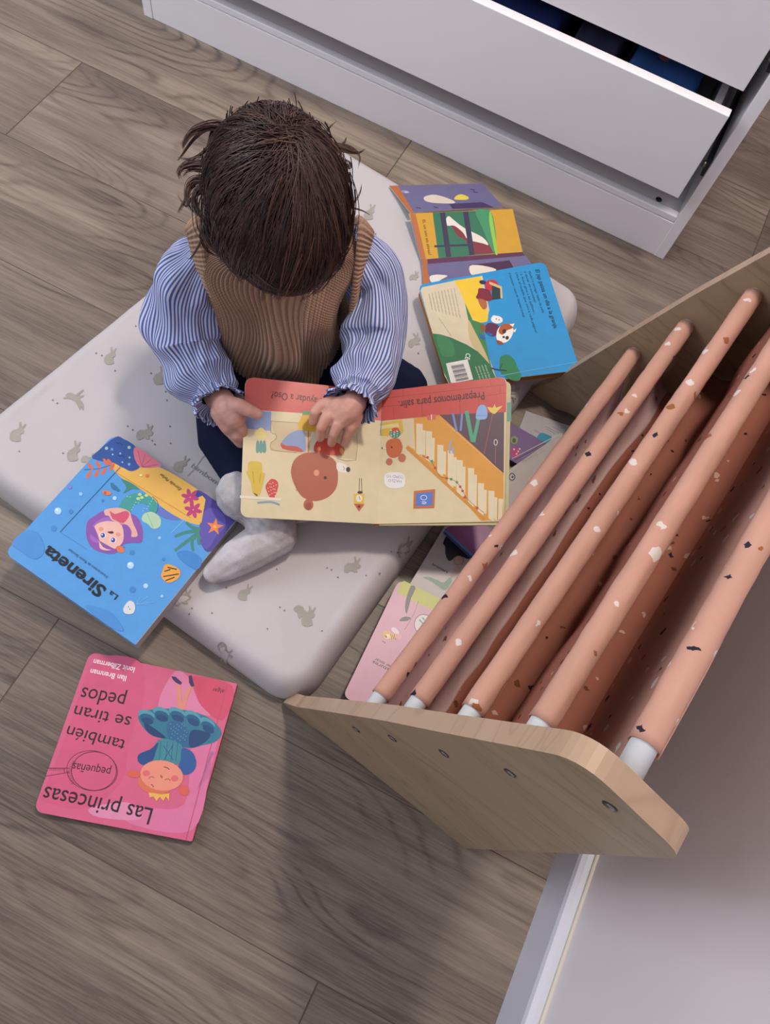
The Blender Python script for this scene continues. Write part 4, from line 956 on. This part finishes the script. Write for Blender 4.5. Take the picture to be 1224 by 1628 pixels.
def skin_mat():
    m, nt, b = nmat('warm_skin', hexc('#b98878'), .5, .35)
    tc = N(nt, 'ShaderNodeTexCoord'); t = N(nt, 'ShaderNodeTexNoise'); t.inputs['Scale'].default_value = 45; t.inputs['Detail'].default_value = 3; lk(nt, tc.outputs['Object'], t.inputs['Vector'])
    lk(nt, ramp(nt, t.outputs['Fac'], [(.35, hexc('#bd8878')), (.65, hexc('#c99a8c'))]), b.inputs['Base Color'])
    b.inputs['Subsurface Weight'].default_value = .25; b.inputs['Subsurface Radius'].default_value = (.009, .004, .002); b.inputs['Subsurface Scale'].default_value = 1
    noise_bump(nt, b, 900, .08, .0004); return m
SKIN = skin_mat()
# head frame
HC = Lc(.017, -.045, .425)
HF = (PR * .14 - PB * .60 + Vector((0, 0, -.77))).normalized(); HU = (Vector((0, 0, 1)) - HF * HF.z).normalized(); HR = HF.cross(HU).normalized()
def hd(r, u, f): return HC + HR * r + HU * u + HF * f
def E(c, r, u, f): return ('e', c, (HR * r, HU * u, HF * f))
shL, elL, wrL = at(338, 410, .272), at(298, 560, .175), at(352, 636, .188)
shR, elR, wrR = at(560, 405, .272), at(602, 540, .20), at(562, 642, .214)
hipL, hipR = Lc(-.052, .0, .108), Lc(.075, .0, .108)
knL, anL = at(362, 692, .098), at(425, 815, .090)
knR, anR = at(636, 622, .112), at(560, 765, .082)
heel, ball, toe = at(440, 851, .082), at(364, 896, .078), at(341, 911, .077)
heel2, toe2 = at(545, 790, .078), at(476, 812, .080)
body = [
    ('c', [Lc(.012, .02, .122), Lc(.012, .012, .19), Lc(.016, .008, .26)], [.066, .064, .056]),
    ('c', [Lc(-.03, .012, .262), Lc(.06, .012, .264)], [.042, .042]),
    ('c', [Lc(.016, .005, .29), HC + HR * 0 - HF * .01 - HU * .03], [.034, .034]),
    ('c', [Lc(-.02, .014, .268), shL, elL, at(324, 604, .168), at(345, 635, .181), wrL], [.028, .021, .018, .016, .0150, .0160]), ('c', [Lc(.05, .014, .270), shR, elR, at(586, 588, .203), at(567, 630, .2085), wrR], [.028, .020, .018, .016, .0150, .0160]),
    ('c', [Lc(-.03, .01, .115), hipL, knL, at(395, 755, .092), anL], [.05, .046, .034, .029, .021]), ('c', [Lc(.05, .01, .115), hipR, knR, at(600, 700, .095), anR], [.05, .046, .034, .029, .021]),
    ('c', [anL, heel, at(400, 874, .081), ball, toe], [.021, .020, .0185, .0165, .012]), ('c', [anR, heel2, toe2], [.021, .019, .014]),
    E(hd(0, .010, -.006), .0610, .070, .080), E(hd(0, .018, .02), .057, .056, .060), E(hd(0, -.02, .018), .055, .05, .058),
    E(hd(-.026, -.03, .040), .026, .026, .026), E(hd(.026, -.03, .040), .026, .026, .026), E(hd(0, -.056, .038), .021, .018, .020), E(hd(0, -.036, .052), .021, .018, .018),
    ('c', [hd(0, .002, .070), hd(0, -.012, .078), hd(0, -.018, .0835)], [.0055, .007, .0085]), ('c', [hd(-.0065, -.019, .075), hd(.0065, -.019, .075)], [.0055, .0055]),
    ('c', [hd(-.011, -.034, .066), hd(0, -.032, .0705), hd(.011, -.034, .066)], [.004, .0055, .004]), ('c', [hd(-.008, -.0405, .064), hd(.008, -.0405, .064)], [.0055, .0055]),
    E(hd(-.063, -.006, -.004), .006, .018, .012), E(hd(.063, -.006, -.004), .006, .018, .012),
    # right hand (on the left of the picture) gripping the page corner
    ('c', [wrL, at(362, 652, .196), at(372, 664, .194)], [.0165, .0175, .0150]), ('c', [at(352, 655, .188), at(364, 676, .180)], [.0145, .0125]),
    ('c', [at(366, 645, .200), at(382, 646, .2115), at(397, 653, .2135), at(409, 658, .2105)], [.0125, .0098, .0084, .0070]),
    ('c', [at(374, 664, .190), at(384, 682, .182), at(386, 694, .170), at(396, 694, .160)], [.0090, .0078, .0070, .0060]),
    ('c', [at(368, 670, .182), at(377, 692, .172), at(386, 703, .158), at(400, 700, .148)], [.0095, .0085, .0076, .0066]),
    ('c', [at(360, 670, .175), at(370, 690, .162), at(382, 704, .149), at(396, 702, .141)], [.0090, .0080, .0072, .0062]),
    ('c', [at(352, 662, .178), at(362, 684, .158), at(376, 698, .144)], [.0085, .0072, .0060]),
    # left hand lying on the page
    ('c', [wrR, at(553, 653, .209), at(545, 662, .203)], [.0165, .0180, .0165]), ('c', [wrR, at(536, 650, .205)], [.0150, .0150]), ('c', [at(562, 660, .203), at(560, 672, .196)], [.0130, .0110]),
    ('c', [at(530, 640, .204), at(511, 644, .205), at(500, 656, .200), at(498, 671, .189)], [.0095, .0080, .0070, .0058]),
    ('c', [at(534, 652, .205), at(519, 663, .206), at(511, 680, .199), at(509, 696, .183)], [.0095, .0078, .0069, .0058]),
    ('c', [at(548, 660, .203), at(537, 676, .203), at(530, 690, .194), at(527, 704, .180)], [.0095, .0078, .0069, .0058]),
    ('c', [at(562, 664, .199), at(557, 680, .197), at(551, 694, .187), at(547, 705, .176)], [.0090, .0072, .0063, .0054]),
    ('c', [at(538, 642, .198), at(521, 640, .192), at(511, 648, .186)], [.0095, .0082, .0068]),
]
blob_mesh('body', body, .0015, SKIN, child, 3, .5)
EYE = simple('dark_brown_eye', '#2a1a14', .15, .6); LID = simple('eyelash_brown', '#3a261e', .6, .2)
for s in (-1, 1):
    mb = MB(); c = hd(s * .025, .001, .0665)
    vs = [tuple(c + (HR * v.x * .0085 + HU * v.y * .0045 + HF * v.z * .006)) for v in ICO[0]]; mb.add(vs, ICO[1], EYE, None, True); mb.build('eye', child)
    mb = MB(); mb.tube([hd(s * (.025 + d), .018 + .003 * math.cos(d * 150), .067 - abs(d) * .25) for d in (-.012, -.004, .004, .012)], [.0008, .0014, .0014, .0008], LID, 6); mb.build('eyebrow', child)

# --- knitted vest
def knit():
    m, nt, b = nmat('camel_rib_knit', rough=.92, spec=.12)
    uv = N(nt, 'ShaderNodeUVMap'); sp = N(nt, 'ShaderNodeSeparateXYZ'); lk(nt, uv.outputs[0], sp.inputs[0])
    # u counts ribs, v is metres along the rib
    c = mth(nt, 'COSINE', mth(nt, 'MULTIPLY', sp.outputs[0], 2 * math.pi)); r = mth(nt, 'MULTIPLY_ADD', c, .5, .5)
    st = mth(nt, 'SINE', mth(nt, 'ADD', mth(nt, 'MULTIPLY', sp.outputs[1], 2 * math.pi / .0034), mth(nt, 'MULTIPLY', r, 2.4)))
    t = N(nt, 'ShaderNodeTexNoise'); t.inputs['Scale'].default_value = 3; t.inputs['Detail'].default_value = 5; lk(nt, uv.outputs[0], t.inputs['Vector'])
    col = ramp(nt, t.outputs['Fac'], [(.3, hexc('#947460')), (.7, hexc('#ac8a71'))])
    col = mix(nt, mth(nt, 'MULTIPLY', mth(nt, 'POWER', mth(nt, 'SUBTRACT', 1, r), 3), .5), col, hexc('#5d4334'))  # self-shadow of the rib grooves put into the yarn colour
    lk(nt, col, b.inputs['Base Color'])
    bp = N(nt, 'ShaderNodeBump'); bp.inputs['Strength'].default_value = .6; bp.inputs['Distance'].default_value = .0015
    lk(nt, mth(nt, 'ADD', r, mth(nt, 'MULTIPLY', st, .22)), bp.inputs['Height']); lk(nt, bp.outputs[0], b.inputs['Normal'])
    b.inputs['Sheen Weight'].default_value = .25; return m
KNIT = knit()
def lerp_sections(S, n):
    out = []
    P = catmull(S, max(1, n // (len(S) - 1)))
    return P
def fold(a, z):
    f = .0085 * noise.noise(Vector((math.cos(a) * 2.2, math.sin(a) * 2.2, z * 9)))
    front = max(0, -math.sin(a))              # local y negative = front
    x = math.cos(a)
    f += front * (.0045 * math.sin(x * 9 + z * 38) + .004 * math.sin(x * 4 - z * 30 + 1.2)) * min(1, max(0, (.29 - z) / .05))
    return f
VS = [(.016, .014, .092, .090, .080), (.016, .010, .13, .092, .083), (.016, .006, .18, .088, .080), (.017, .005, .22, .084, .073), (.018, .008, .255, .088, .064), (.018, .010, .285, .099, .053), (.018, .010, .303, .096, .047), (.018, .008, .317, .080, .043), (.018, .002, .327, .058, .040), (.017, -.004, .332, .043, .038), (.016, -.006, .330, .037, .034)]
secs = lerp_sections(VS, 110); NA = 630; rows = []
for s in secs:
    row = []
    for k in range(NA + 1):
        a = 2 * math.pi * k / NA; a += .11 * noise.noise(Vector((math.cos(a) * 1.5, math.sin(a) * 1.5 + 4, s[2] * 11))) + .05 * math.sin(s[2] * 40 + 2 * math.cos(a))
        ca, sa = math.cos(a), math.sin(a); ex = .82
        x = s[3] * math.copysign(abs(ca) ** ex, ca); y = s[4] * math.copysign(abs(sa) ** ex, sa)
        rr = math.hypot(x, y); nr = (x / rr, y / rr)
        amp = .0011 * min(1, max(.15, s[3] / .09))
        d = fold(a, s[2]) * min(1, s[3] / .08) + amp * math.cos(k * 2 * math.pi * 105 / NA)
        row.append(Lc(s[0] + x + nr[0] * d, s[1] + y + nr[1] * d, s[2]))
    rows.append(row)
mb = MB(); nc = NA + 1; vs = [p for r in rows for p in r]
vv2 = [0]
for i in range(1, len(rows)): vv2.append(vv2[-1] + (rows[i][0] - rows[i - 1][0]).length)
fs = []; uvs = []
for i in range(len(rows) - 1):
    for k in range(NA):
        fs.append((i * nc + k, i * nc + k + 1, (i + 1) * nc + k + 1, (i + 1) * nc + k)); uvs.append([(kk * 105 / NA, vv2[ii]) for ii, kk in ((i, k), (i, k + 1), (i + 1, k + 1), (i + 1, k))])
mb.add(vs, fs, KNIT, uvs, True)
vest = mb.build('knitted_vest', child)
def band(pts, width, thick, name, nrm, closed=True, ribs=.0048, lift=.0):
    P = [Vector(p) for p in catmull(pts, 46, closed)]; n = len(P); rows = []
    L = [0]
    for i in range(1, n + 1): L.append(L[-1] + (P[i % n] - P[i - 1]).length)
    per = round(L[-1] / ribs)
    cs = [(-.5, -.5), (-.5, .3), (-.35, .5), (0, .62), (.35, .5), (.5, .3), (.5, -.5), (-.5, -.5)]
    for i in range(n + 1):
        p = P[i % n]; t = (P[(i + 1) % n] - P[i % n - 1]).normalized(); nn = nrm(p); nn = (nn - t * nn.dot(t)).normalized(); wd = t.cross(nn)
        b_ = .0008 * math.cos(2 * math.pi * L[i] / L[-1] * per)
        rows.append([p + wd * (c[0] * width) + nn * (lift + c[1] * thick + (b_ if c[1] > 0 else 0)) for c in cs])
    mb = MB(); nc = len(cs); vs = [p for r in rows for p in r]; fs = []; uvs = []
    for i in range(n):
        for k in range(nc - 1):
            fs.append((i * nc + k, (i + 1) * nc + k, (i + 1) * nc + k + 1, i * nc + k + 1))
            u0, u1 = L[i] / L[-1] * per, L[i + 1] / L[-1] * per
            uvs.append([(u0, k * .004), (u1, k * .004), (u1, k * .004 + .004), (u0, k * .004 + .004)])
    mb.add(vs, fs, KNIT, uvs, True); return mb.build(name, vest, recalc=True)
def arm_n(sgn):
    c0 = Lc(.018 + sgn * .03, .01, .25)
    return lambda p: (p - c0).normalized()
band([at(316, 364, .318), at(322, 395, .307), at(334, 440, .278), at(347, 482, .238), at(352, 500, .21), Lc(-.066, .02, .188), Lc(-.072, .052, .21), Lc(-.077, .057, .26), Lc(-.078, .043, .296)], .0265, .007, 'armhole_band', arm_n(-1), lift=.007)
band([at(575, 366, .318), at(570, 395, .308), at(562, 435, .282), at(556, 475, .245), at(552, 505, .21), Lc(.100, .02, .188), Lc(.112, .055, .21), Lc(.118, .062, .26), Lc(.116, .045, .298)], .0265, .007, 'armhole_band', arm_n(1), lift=.007)
band([Lc(.016 + .040 * math.cos(a), -.005 + .038 * math.sin(a), .331 - .022 * max(0, -math.sin(a)) ** 2) for a in [2 * math.pi * i / 12 for i in range(12)]], .013, .005, 'neck_band', lambda p: (p - Lc(.016, 0, .27)).normalized())

# --- striped blouse sleeves
def stripes():
    m, nt, b = nmat('blue_white_striped_cotton', rough=.75, spec=.2)
    uv = N(nt, 'ShaderNodeUVMap'); sp = N(nt, 'ShaderNodeSeparateXYZ'); lk(nt, uv.outputs[0], sp.inputs[0])
    s = mth(nt, 'SINE', mth(nt, 'MULTIPLY', sp.outputs[0], 2 * math.pi))
    lk(nt, ramp(nt, mth(nt, 'MULTIPLY_ADD', s, .5, .5), [(.46, hexc('#c3c6da')), (.60, hexc('#4c5f9f'))]), b.inputs['Base Color'])
    noise_bump(nt, b, 1500, .15, .0003); return m
STR = stripes()
def sleeve(name, pts, rad, seed, nst, parent, flat=1.0, amp=1.0, twist=.0):
    P = catmull([tuple(Vector(p)) + (r,) for p, r in zip(pts, rad)], 26); n = len(P); NCs = 160; rows = []; up = None
    C3 = [Vector(p[:3]) for p in P]
    # cuff: elastic waist then a gathered ruffle
    for i in range(n):
        c = C3[i]; t = (C3[min(i + 1, n - 1)] - C3[max(i - 1, 0)]).normalized()
        if up is None: up = PB.copy()
        a_ = (up - t * up.dot(t)).normalized(); up = a_; b_ = t.cross(a_); s = i / (n - 1); row = []
        g = max(0, (s - .72) / .28); g2 = max(0, 1 - s / .12)
        for k in range(NCs + 1):
            an = 2 * math.pi * (k % NCs) / NCs; ca, sa = math.cos(an + twist * s), math.sin(an + twist * s)
            q = Vector((ca * 1.6, sa * 1.6, s * 5.0 + seed))
            r = P[i][3]; body_ = min(1, s / .1) * (1 - g * .6)
            d = body_ * amp * (.011 * noise.noise(q) + .0058 * math.sin(s * 34 + 2.2 * math.sin(an + seed) + seed) * (.5 + .5 * math.sin(an * 1 + seed * 2)) + .003 * noise.noise(q * 2.7))
            d += g * (.0022 * math.sin(an * 17 + 2 * math.sin(an * 3 + seed)) + .0012 * math.sin(an * 31 + seed)) + g2 * .0016 * math.sin(an * 15)
            row.append(c + (a_ * ca * flat + b_ * sa) * (r + d))
        rows.append(row)
    mb = MB(); nc = NCs + 1; vs = [p for r in rows for p in r]; fs = []; uvs = []
    for i in range(n - 1):
        for k in range(NCs):
            fs.append((i * nc + k, (i + 1) * nc + k, (i + 1) * nc + k + 1, i * nc + k + 1)); uvs.append([(kk * nst / NCs, ii * .01) for ii, kk in ((i, k), (i + 1, k), (i + 1, k + 1), (i, k + 1))])
    mb.add(vs, fs, STR, uvs, True); o = mb.build(name, parent)
    sd = o.modifiers.new('thickness', 'SOLIDIFY'); sd.thickness = .0009; sd.offset = -1
    return o
sleeve('blouse_sleeve', [at(345, 392, .285), at(318, 415, .272), at(296, 470, .232), at(300, 545, .184), at(322, 600, .172), at(342, 628, .176), at(347, 636, .180), at(353, 648, .185)], [.020, .029, .039, .047, .041, .027, .0225, .0315], 1.3, 62, child)
sleeve('blouse_sleeve', [at(552, 385, .290), at(577, 405, .278), at(598, 455, .246), at(598, 535, .208), at(584, 590, .203), at(570, 620, .207), at(566, 630, .209), at(558, 646, .211)], [.020, .028, .036, .041, .038, .028, .0225, .0325], 5.1, 60, child, 1.0, .9)

# --- trousers and socks
NAVY = simple('navy_jersey', '#161b33', .9, .1, (500, .3, .0008), gain=1.0)
tr = [('c', [Lc(.012, .022, .12), Lc(.012, .018, .165)], [.074, .070]), ('c', [Lc(-.03, .01, .118), hipL, knL, at(392, 750, .096), at(404, 778, .094)], [.058, .055, .0425, .036, .032]),
      ('c', [Lc(.05, .01, .118), hipR, knR, at(600, 700, .098), at(575, 745, .088)], [.058, .055, .042, .036, .030])]
blob_mesh('trousers', tr, .003, NAVY, child, 5)
m, nt, b = nmat('ribbed_cotton_sock', hexc('#bdb8bd'), .9, .1)
tc = N(nt, 'ShaderNodeTexCoord'); t = N(nt, 'ShaderNodeTexNoise'); t.inputs['Scale'].default_value = 35; t.inputs['Detail'].default_value = 4; lk(nt, tc.outputs['Object'], t.inputs['Vector'])
lk(nt, ramp(nt, t.outputs['Fac'], [(.35, hexc('#a39d9f')), (.6, hexc('#beb9bf'))]), b.inputs['Base Color']); noise_bump(nt, b, 420, .5, .0012)
SOCK = m
def ribbed(centre, axis, reach):
    ax = axis.normalized(); u_ = ax.orthogonal().normalized(); w_ = ax.cross(u_)
    def f(me):
        for v in me.vertices:
            q = v.co - centre; h = q.dot(ax)
            if abs(h) < reach:
                a = math.atan2(q.dot(w_), q.dot(u_)); k = min(1, (reach - abs(h)) / .01)
                d = (q - ax * h).normalized(); v.co += d * (.0011 * math.cos(a * 26)) * k
    return f
cuffL = at(393, 793, .094)
blob_mesh('sock', [('c', [at(386, 786, .097), cuffL], [.0365, .0345]), ('c', [cuffL, anL, at(432, 836, .088), heel], [.031, .034, .0345, .0285]), ('c', [heel, at(402, 872, .083), at(378, 886, .080), ball, toe], [.0285, .0275, .0250, .0215, .0150])],
          .0019, SOCK, child, 3, .5, ribbed(at(415, 815, .09), anL - cuffL, .022))
blob_mesh('sock', [('c', [at(570, 752, .088), anR, heel2], [.031, .027, .024]), ('c', [heel2, toe2], [.024, .018])], .0025, SOCK, child, 3)

# --- hair
def hair_mat():
    m, nt, b = nmat('dark_brown_hair', rough=.42, spec=.35)
    tc = N(nt, 'ShaderNodeUVMap'); sp = N(nt, 'ShaderNodeSeparateXYZ'); lk(nt, tc.outputs[0], sp.inputs[0])
    lk(nt, ramp(nt, sp.outputs[0], [(0, hexc('#2c1f20', 1)), (.6, hexc('#49342f', 1)), (1, hexc('#6a4b3e', 1))]), b.inputs['Base Color']); return m
HAIR = hair_mat()
er, eu, ef = .0680, .081, .0885
HCC = hd(0, .008, -.006)
def h2w(v, k=1.0): return HCC + HR * (v[0] * er * k) + HU * (v[1] * eu * k) + HF * (v[2] * ef * k)
def w2h(p):
    q = p - HCC; return Vector((q.dot(HR) / er, q.dot(HU) / eu, q.dot(HF) / ef))
def hit(px_, py_):
    d = ray(px_, py_); o = w2h(CP); dd = Vector((d.dot(HR) / er, d.dot(HU) / eu, d.dot(HF) / ef))
    A_, B_, C_ = dd.dot(dd), 2 * o.dot(dd), o.dot(o) - 1; D_ = B_ * B_ - 4 * A_ * C_
    t = (-B_ - math.sqrt(max(D_, 0))) / (2 * A_); return (o + dd * t)
WH = hit(458, 222).normalized()
mb = MB(); vs = []; nu, nv = 64, 40
for j in range(nv + 1):
    for i in range(nu):
        th = math.pi * j / nv; ph = 2 * math.pi * i / nu
        d = Vector((math.sin(th) * math.cos(ph), math.cos(th), math.sin(th) * math.sin(ph)))
        face = max(0, d.z - .30) * max(0, min(1, (.55 - d.y) / .3)); k = 1.0 + .03 * noise.noise(d * 3) - face * .35
        vs.append(h2w(d, k))
mb.add(vs, [(j * nu + i, j * nu + (i + 1) % nu, (j + 1) * nu + (i + 1) % nu, (j + 1) * nu + i) for j in range(nv) for i in range(nu)
            if not (Vector(w2h(vs[j * nu + i])).normalized().z > .55 and Vector(w2h(vs[j * nu + i])).normalized().y < .45)], HAIR, [[(.15, 0)] * 4] * (nu * nv), True)
def strand(mb, pts, r0, r1, tone):
    n = len(pts); vs = []; up = None
    for i, p in enumerate(pts):
        t = (pts[min(i + 1, n - 1)] - pts[max(i - 1, 0)])
        if t.length < 1e-7: t = Vector((0, 0, 1))
        t.normalize()
        if up is None: up = t.orthogonal().normalized()
        a = (up - t * up.dot(t)); a = a.normalized() if a.length > 1e-6 else t.orthogonal().normalized(); up = a; b_ = t.cross(a); r = r0 + (r1 - r0) * (i / (n - 1)) ** 1.5
        for k in range(3):
            an = 2.0944 * k; vs.append(p + (a * math.cos(an) + b_ * math.sin(an)) * r)
    mb.add(vs, [(i * 3 + k, i * 3 + (k + 1) % 3, (i + 1) * 3 + (k + 1) % 3, (i + 1) * 3 + k) for i in range(n - 1) for k in range(3)], HAIR, [[(tone, 0)] * 4] * ((n - 1) * 3), True)
rh = random.Random(11)
def gauss3(s): return Vector((rh.gauss(0, s), rh.gauss(0, s), rh.gauss(0, s)))
def flow(d0, L, lift0, lift1, n=11, swirl=.25, droop=.0):
    """walk over the head ellipsoid away from the whorl"""
    d = d0.normalized(); pts = []; ds = L / .082 / (n - 1)
    fx = rh.uniform(-.35, .35)
    for i in range(n):
        t = i / (n - 1); pts.append(h2w(d, 1 + lift0 + (lift1 - lift0) * t ** 1.6))
        g = d - WH; g = g - d * g.dot(d)
        if g.length < 1e-4: g = d.orthogonal()
        g.normalize(); s = d.cross(g)
        down = w2h(HCC + Vector((0, 0, -1)) * .05); down = (down - d * down.dot(d)) * droop * t
        v = (g + s * (swirl * (1 - t) + fx * t) + down).normalized(); d = (d + v * ds).normalized()
    return pts
for locks in range(620):
    if locks < 60:
        d = (WH + gauss3(.22)).normalized()
    else:
        while True:
            d = Vector((rh.gauss(0, 1), rh.gauss(0, 1), rh.gauss(0, 1))).normalized()
            if not ((d.z > .5 and d.y < .5) or d.y < -.75): break
    ang = d.angle(WH); L = rh.uniform(.06, .105); wild = rh.random() < (.22 if d.x < -.35 or d.x > .6 else .06)
    lift = rh.uniform(.015, .05) + (.03 + .13 * rh.random() if wild else 0)
    guide = flow(d, L, .004, lift, 12, .35 if ang < .5 else .22)
    base_tone = min(.85, max(.05, rh.gauss(.38, .2))); ns = 16
    for q_ in range(ns):
        o0 = gauss3(.0062); o1 = gauss3(.0022 if not wild else .0012); w1 = rh.uniform(0, 6.28); aw = rh.uniform(.0002, .0012); n = len(guide); cut = n - rh.choice((0, 0, 0, 1))
        pts = []
        for i in range(cut):
            t = i / (n - 1); q = guide[i] + o0 * (1 - t) ** .7 + o1 * t + HR * (aw * math.sin(w1 + t * 5)) * t
            h = w2h(q); l = h.length; cap = 1.045 + (lift if wild else .4 * lift)
            if l < 1.004: q = h2w(h / l, 1.004 + .012 * ((q_ * 7) % ns) / ns)
            elif l > cap: q = h2w(h / l, cap)
            pts.append(q)
        strand(mb, pts, .00060, .00010, min(1, max(0, base_tone + rh.gauss(0, .12))))
def lock_px(pl, z0, z1, ns=14, spread=.003, r=.0006):
    ns = int(ns * 1.5)
    pl = [(220 + x / 2.661, 140 + y / 2.661) for x, y in pl]
    P = catmull(pl, 7); n = len(P); G = [at(p[0], p[1], z0 + (z1 - z0) * i / (n - 1)) for i, p in enumerate(P)]
    for s in range(ns):
        o0 = gauss3(spread); o1 = gauss3(spread * .25); cut = n - rh.randint(0, n // 4)
        strand(mb, [G[i] + o0 * (1 - i / (n - 1)) + o1 * (i / (n - 1)) for i in range(cut)], r, .00008, rh.uniform(.3, .9))
for pl, z0, z1, ns, sp_ in (([(400, 180), (330, 158), (240, 178), (195, 230), (190, 262)], .44, .42, 26, .0035), ([(380, 185), (320, 180), (290, 255), (225, 300), (162, 292)], .43, .41, 14, .003), ([(380, 200), (300, 170), (235, 215), (180, 290), (163, 305)], .43, .40, 8, .002),
        ([(350, 330), (270, 318), (205, 328), (172, 352), (176, 380)], .42, .40, 26, .0035), ([(340, 340), (280, 345), (220, 345), (185, 375)], .41, .40, 10, .003), ([(330, 400), (265, 385), (222, 405), (205, 450), (215, 500), (245, 535)], .41, .39, 26, .0035), ([(320, 390), (270, 380), (225, 425), (185, 495), (168, 530)], .41, .38, 14, .003),
        ([(320, 470), (265, 440), (225, 470), (200, 500), (160, 440)], .40, .38, 10, .002), ([(300, 420), (250, 440), (240, 490), (262, 540), (300, 530)], .41, .4, 18, .003), ([(290, 560), (265, 620), (280, 670), (310, 700), (350, 715)], .38, .33, 7, .0015), ([(300, 620), (265, 650), (220, 720), (190, 700)], .37, .33, 4, .001),
        ([(740, 210), (790, 215), (798, 180), (838, 138)], .42, .41, 12, .002), ([(800, 240), (870, 262), (925, 275), (958, 258)], .41, .40, 16, .0022), ([(820, 240), (890, 250), (935, 285), (930, 338)], .41, .40, 8, .0016), ([(830, 270), (870, 230), (880, 205)], .41, .41, 9, .0016), ([(860, 330), (900, 330), (890, 310), (870, 300)], .40, .40, 8, .0018),
        ([(860, 500), (910, 510), (950, 522), (978, 538)], .39, .38, 7, .0014), ([(870, 520), (915, 480), (938, 440), (944, 405)], .39, .38, 4, .001), ([(860, 570), (900, 578), (940, 572)], .38, .37, 4, .001), ([(620, 150), (560, 90), (480, 78), (430, 100), (415, 110)], .45, .44, 10, .002), ([(420, 160), (440, 110), (500, 82), (560, 90), (600, 110)], .44, .44, 24, .004), ([(700, 160), (760, 150), (770, 190)], .43, .42, 10, .002),
        ([(400, 640), (440, 740), (500, 820), (570, 858), (640, 868)], .405, .385, 60, .005), ([(560, 640), (580, 740), (610, 820), (650, 862)], .41, .385, 50, .006), ([(760, 640), (740, 740), (700, 800), (660, 850)], .41, .385, 40, .005), ([(420, 560), (470, 700), (540, 800), (620, 850), (700, 830)], .43, .40, 60, .007), ([(640, 300), (640, 500), (670, 700), (700, 820)], .475, .41, 60, .008), ([(740, 300), (790, 500), (800, 660), (760, 800)], .46, .40, 60, .008), ([(820, 420), (860, 560), (850, 680), (810, 760)], .43, .39, 40, .006), ([(300, 480), (290, 600), (340, 690), (420, 760)], .41, .385, 40, .006)):
    lock_px(pl, z0, z1, ns, sp_)
mb.build('hair', child)
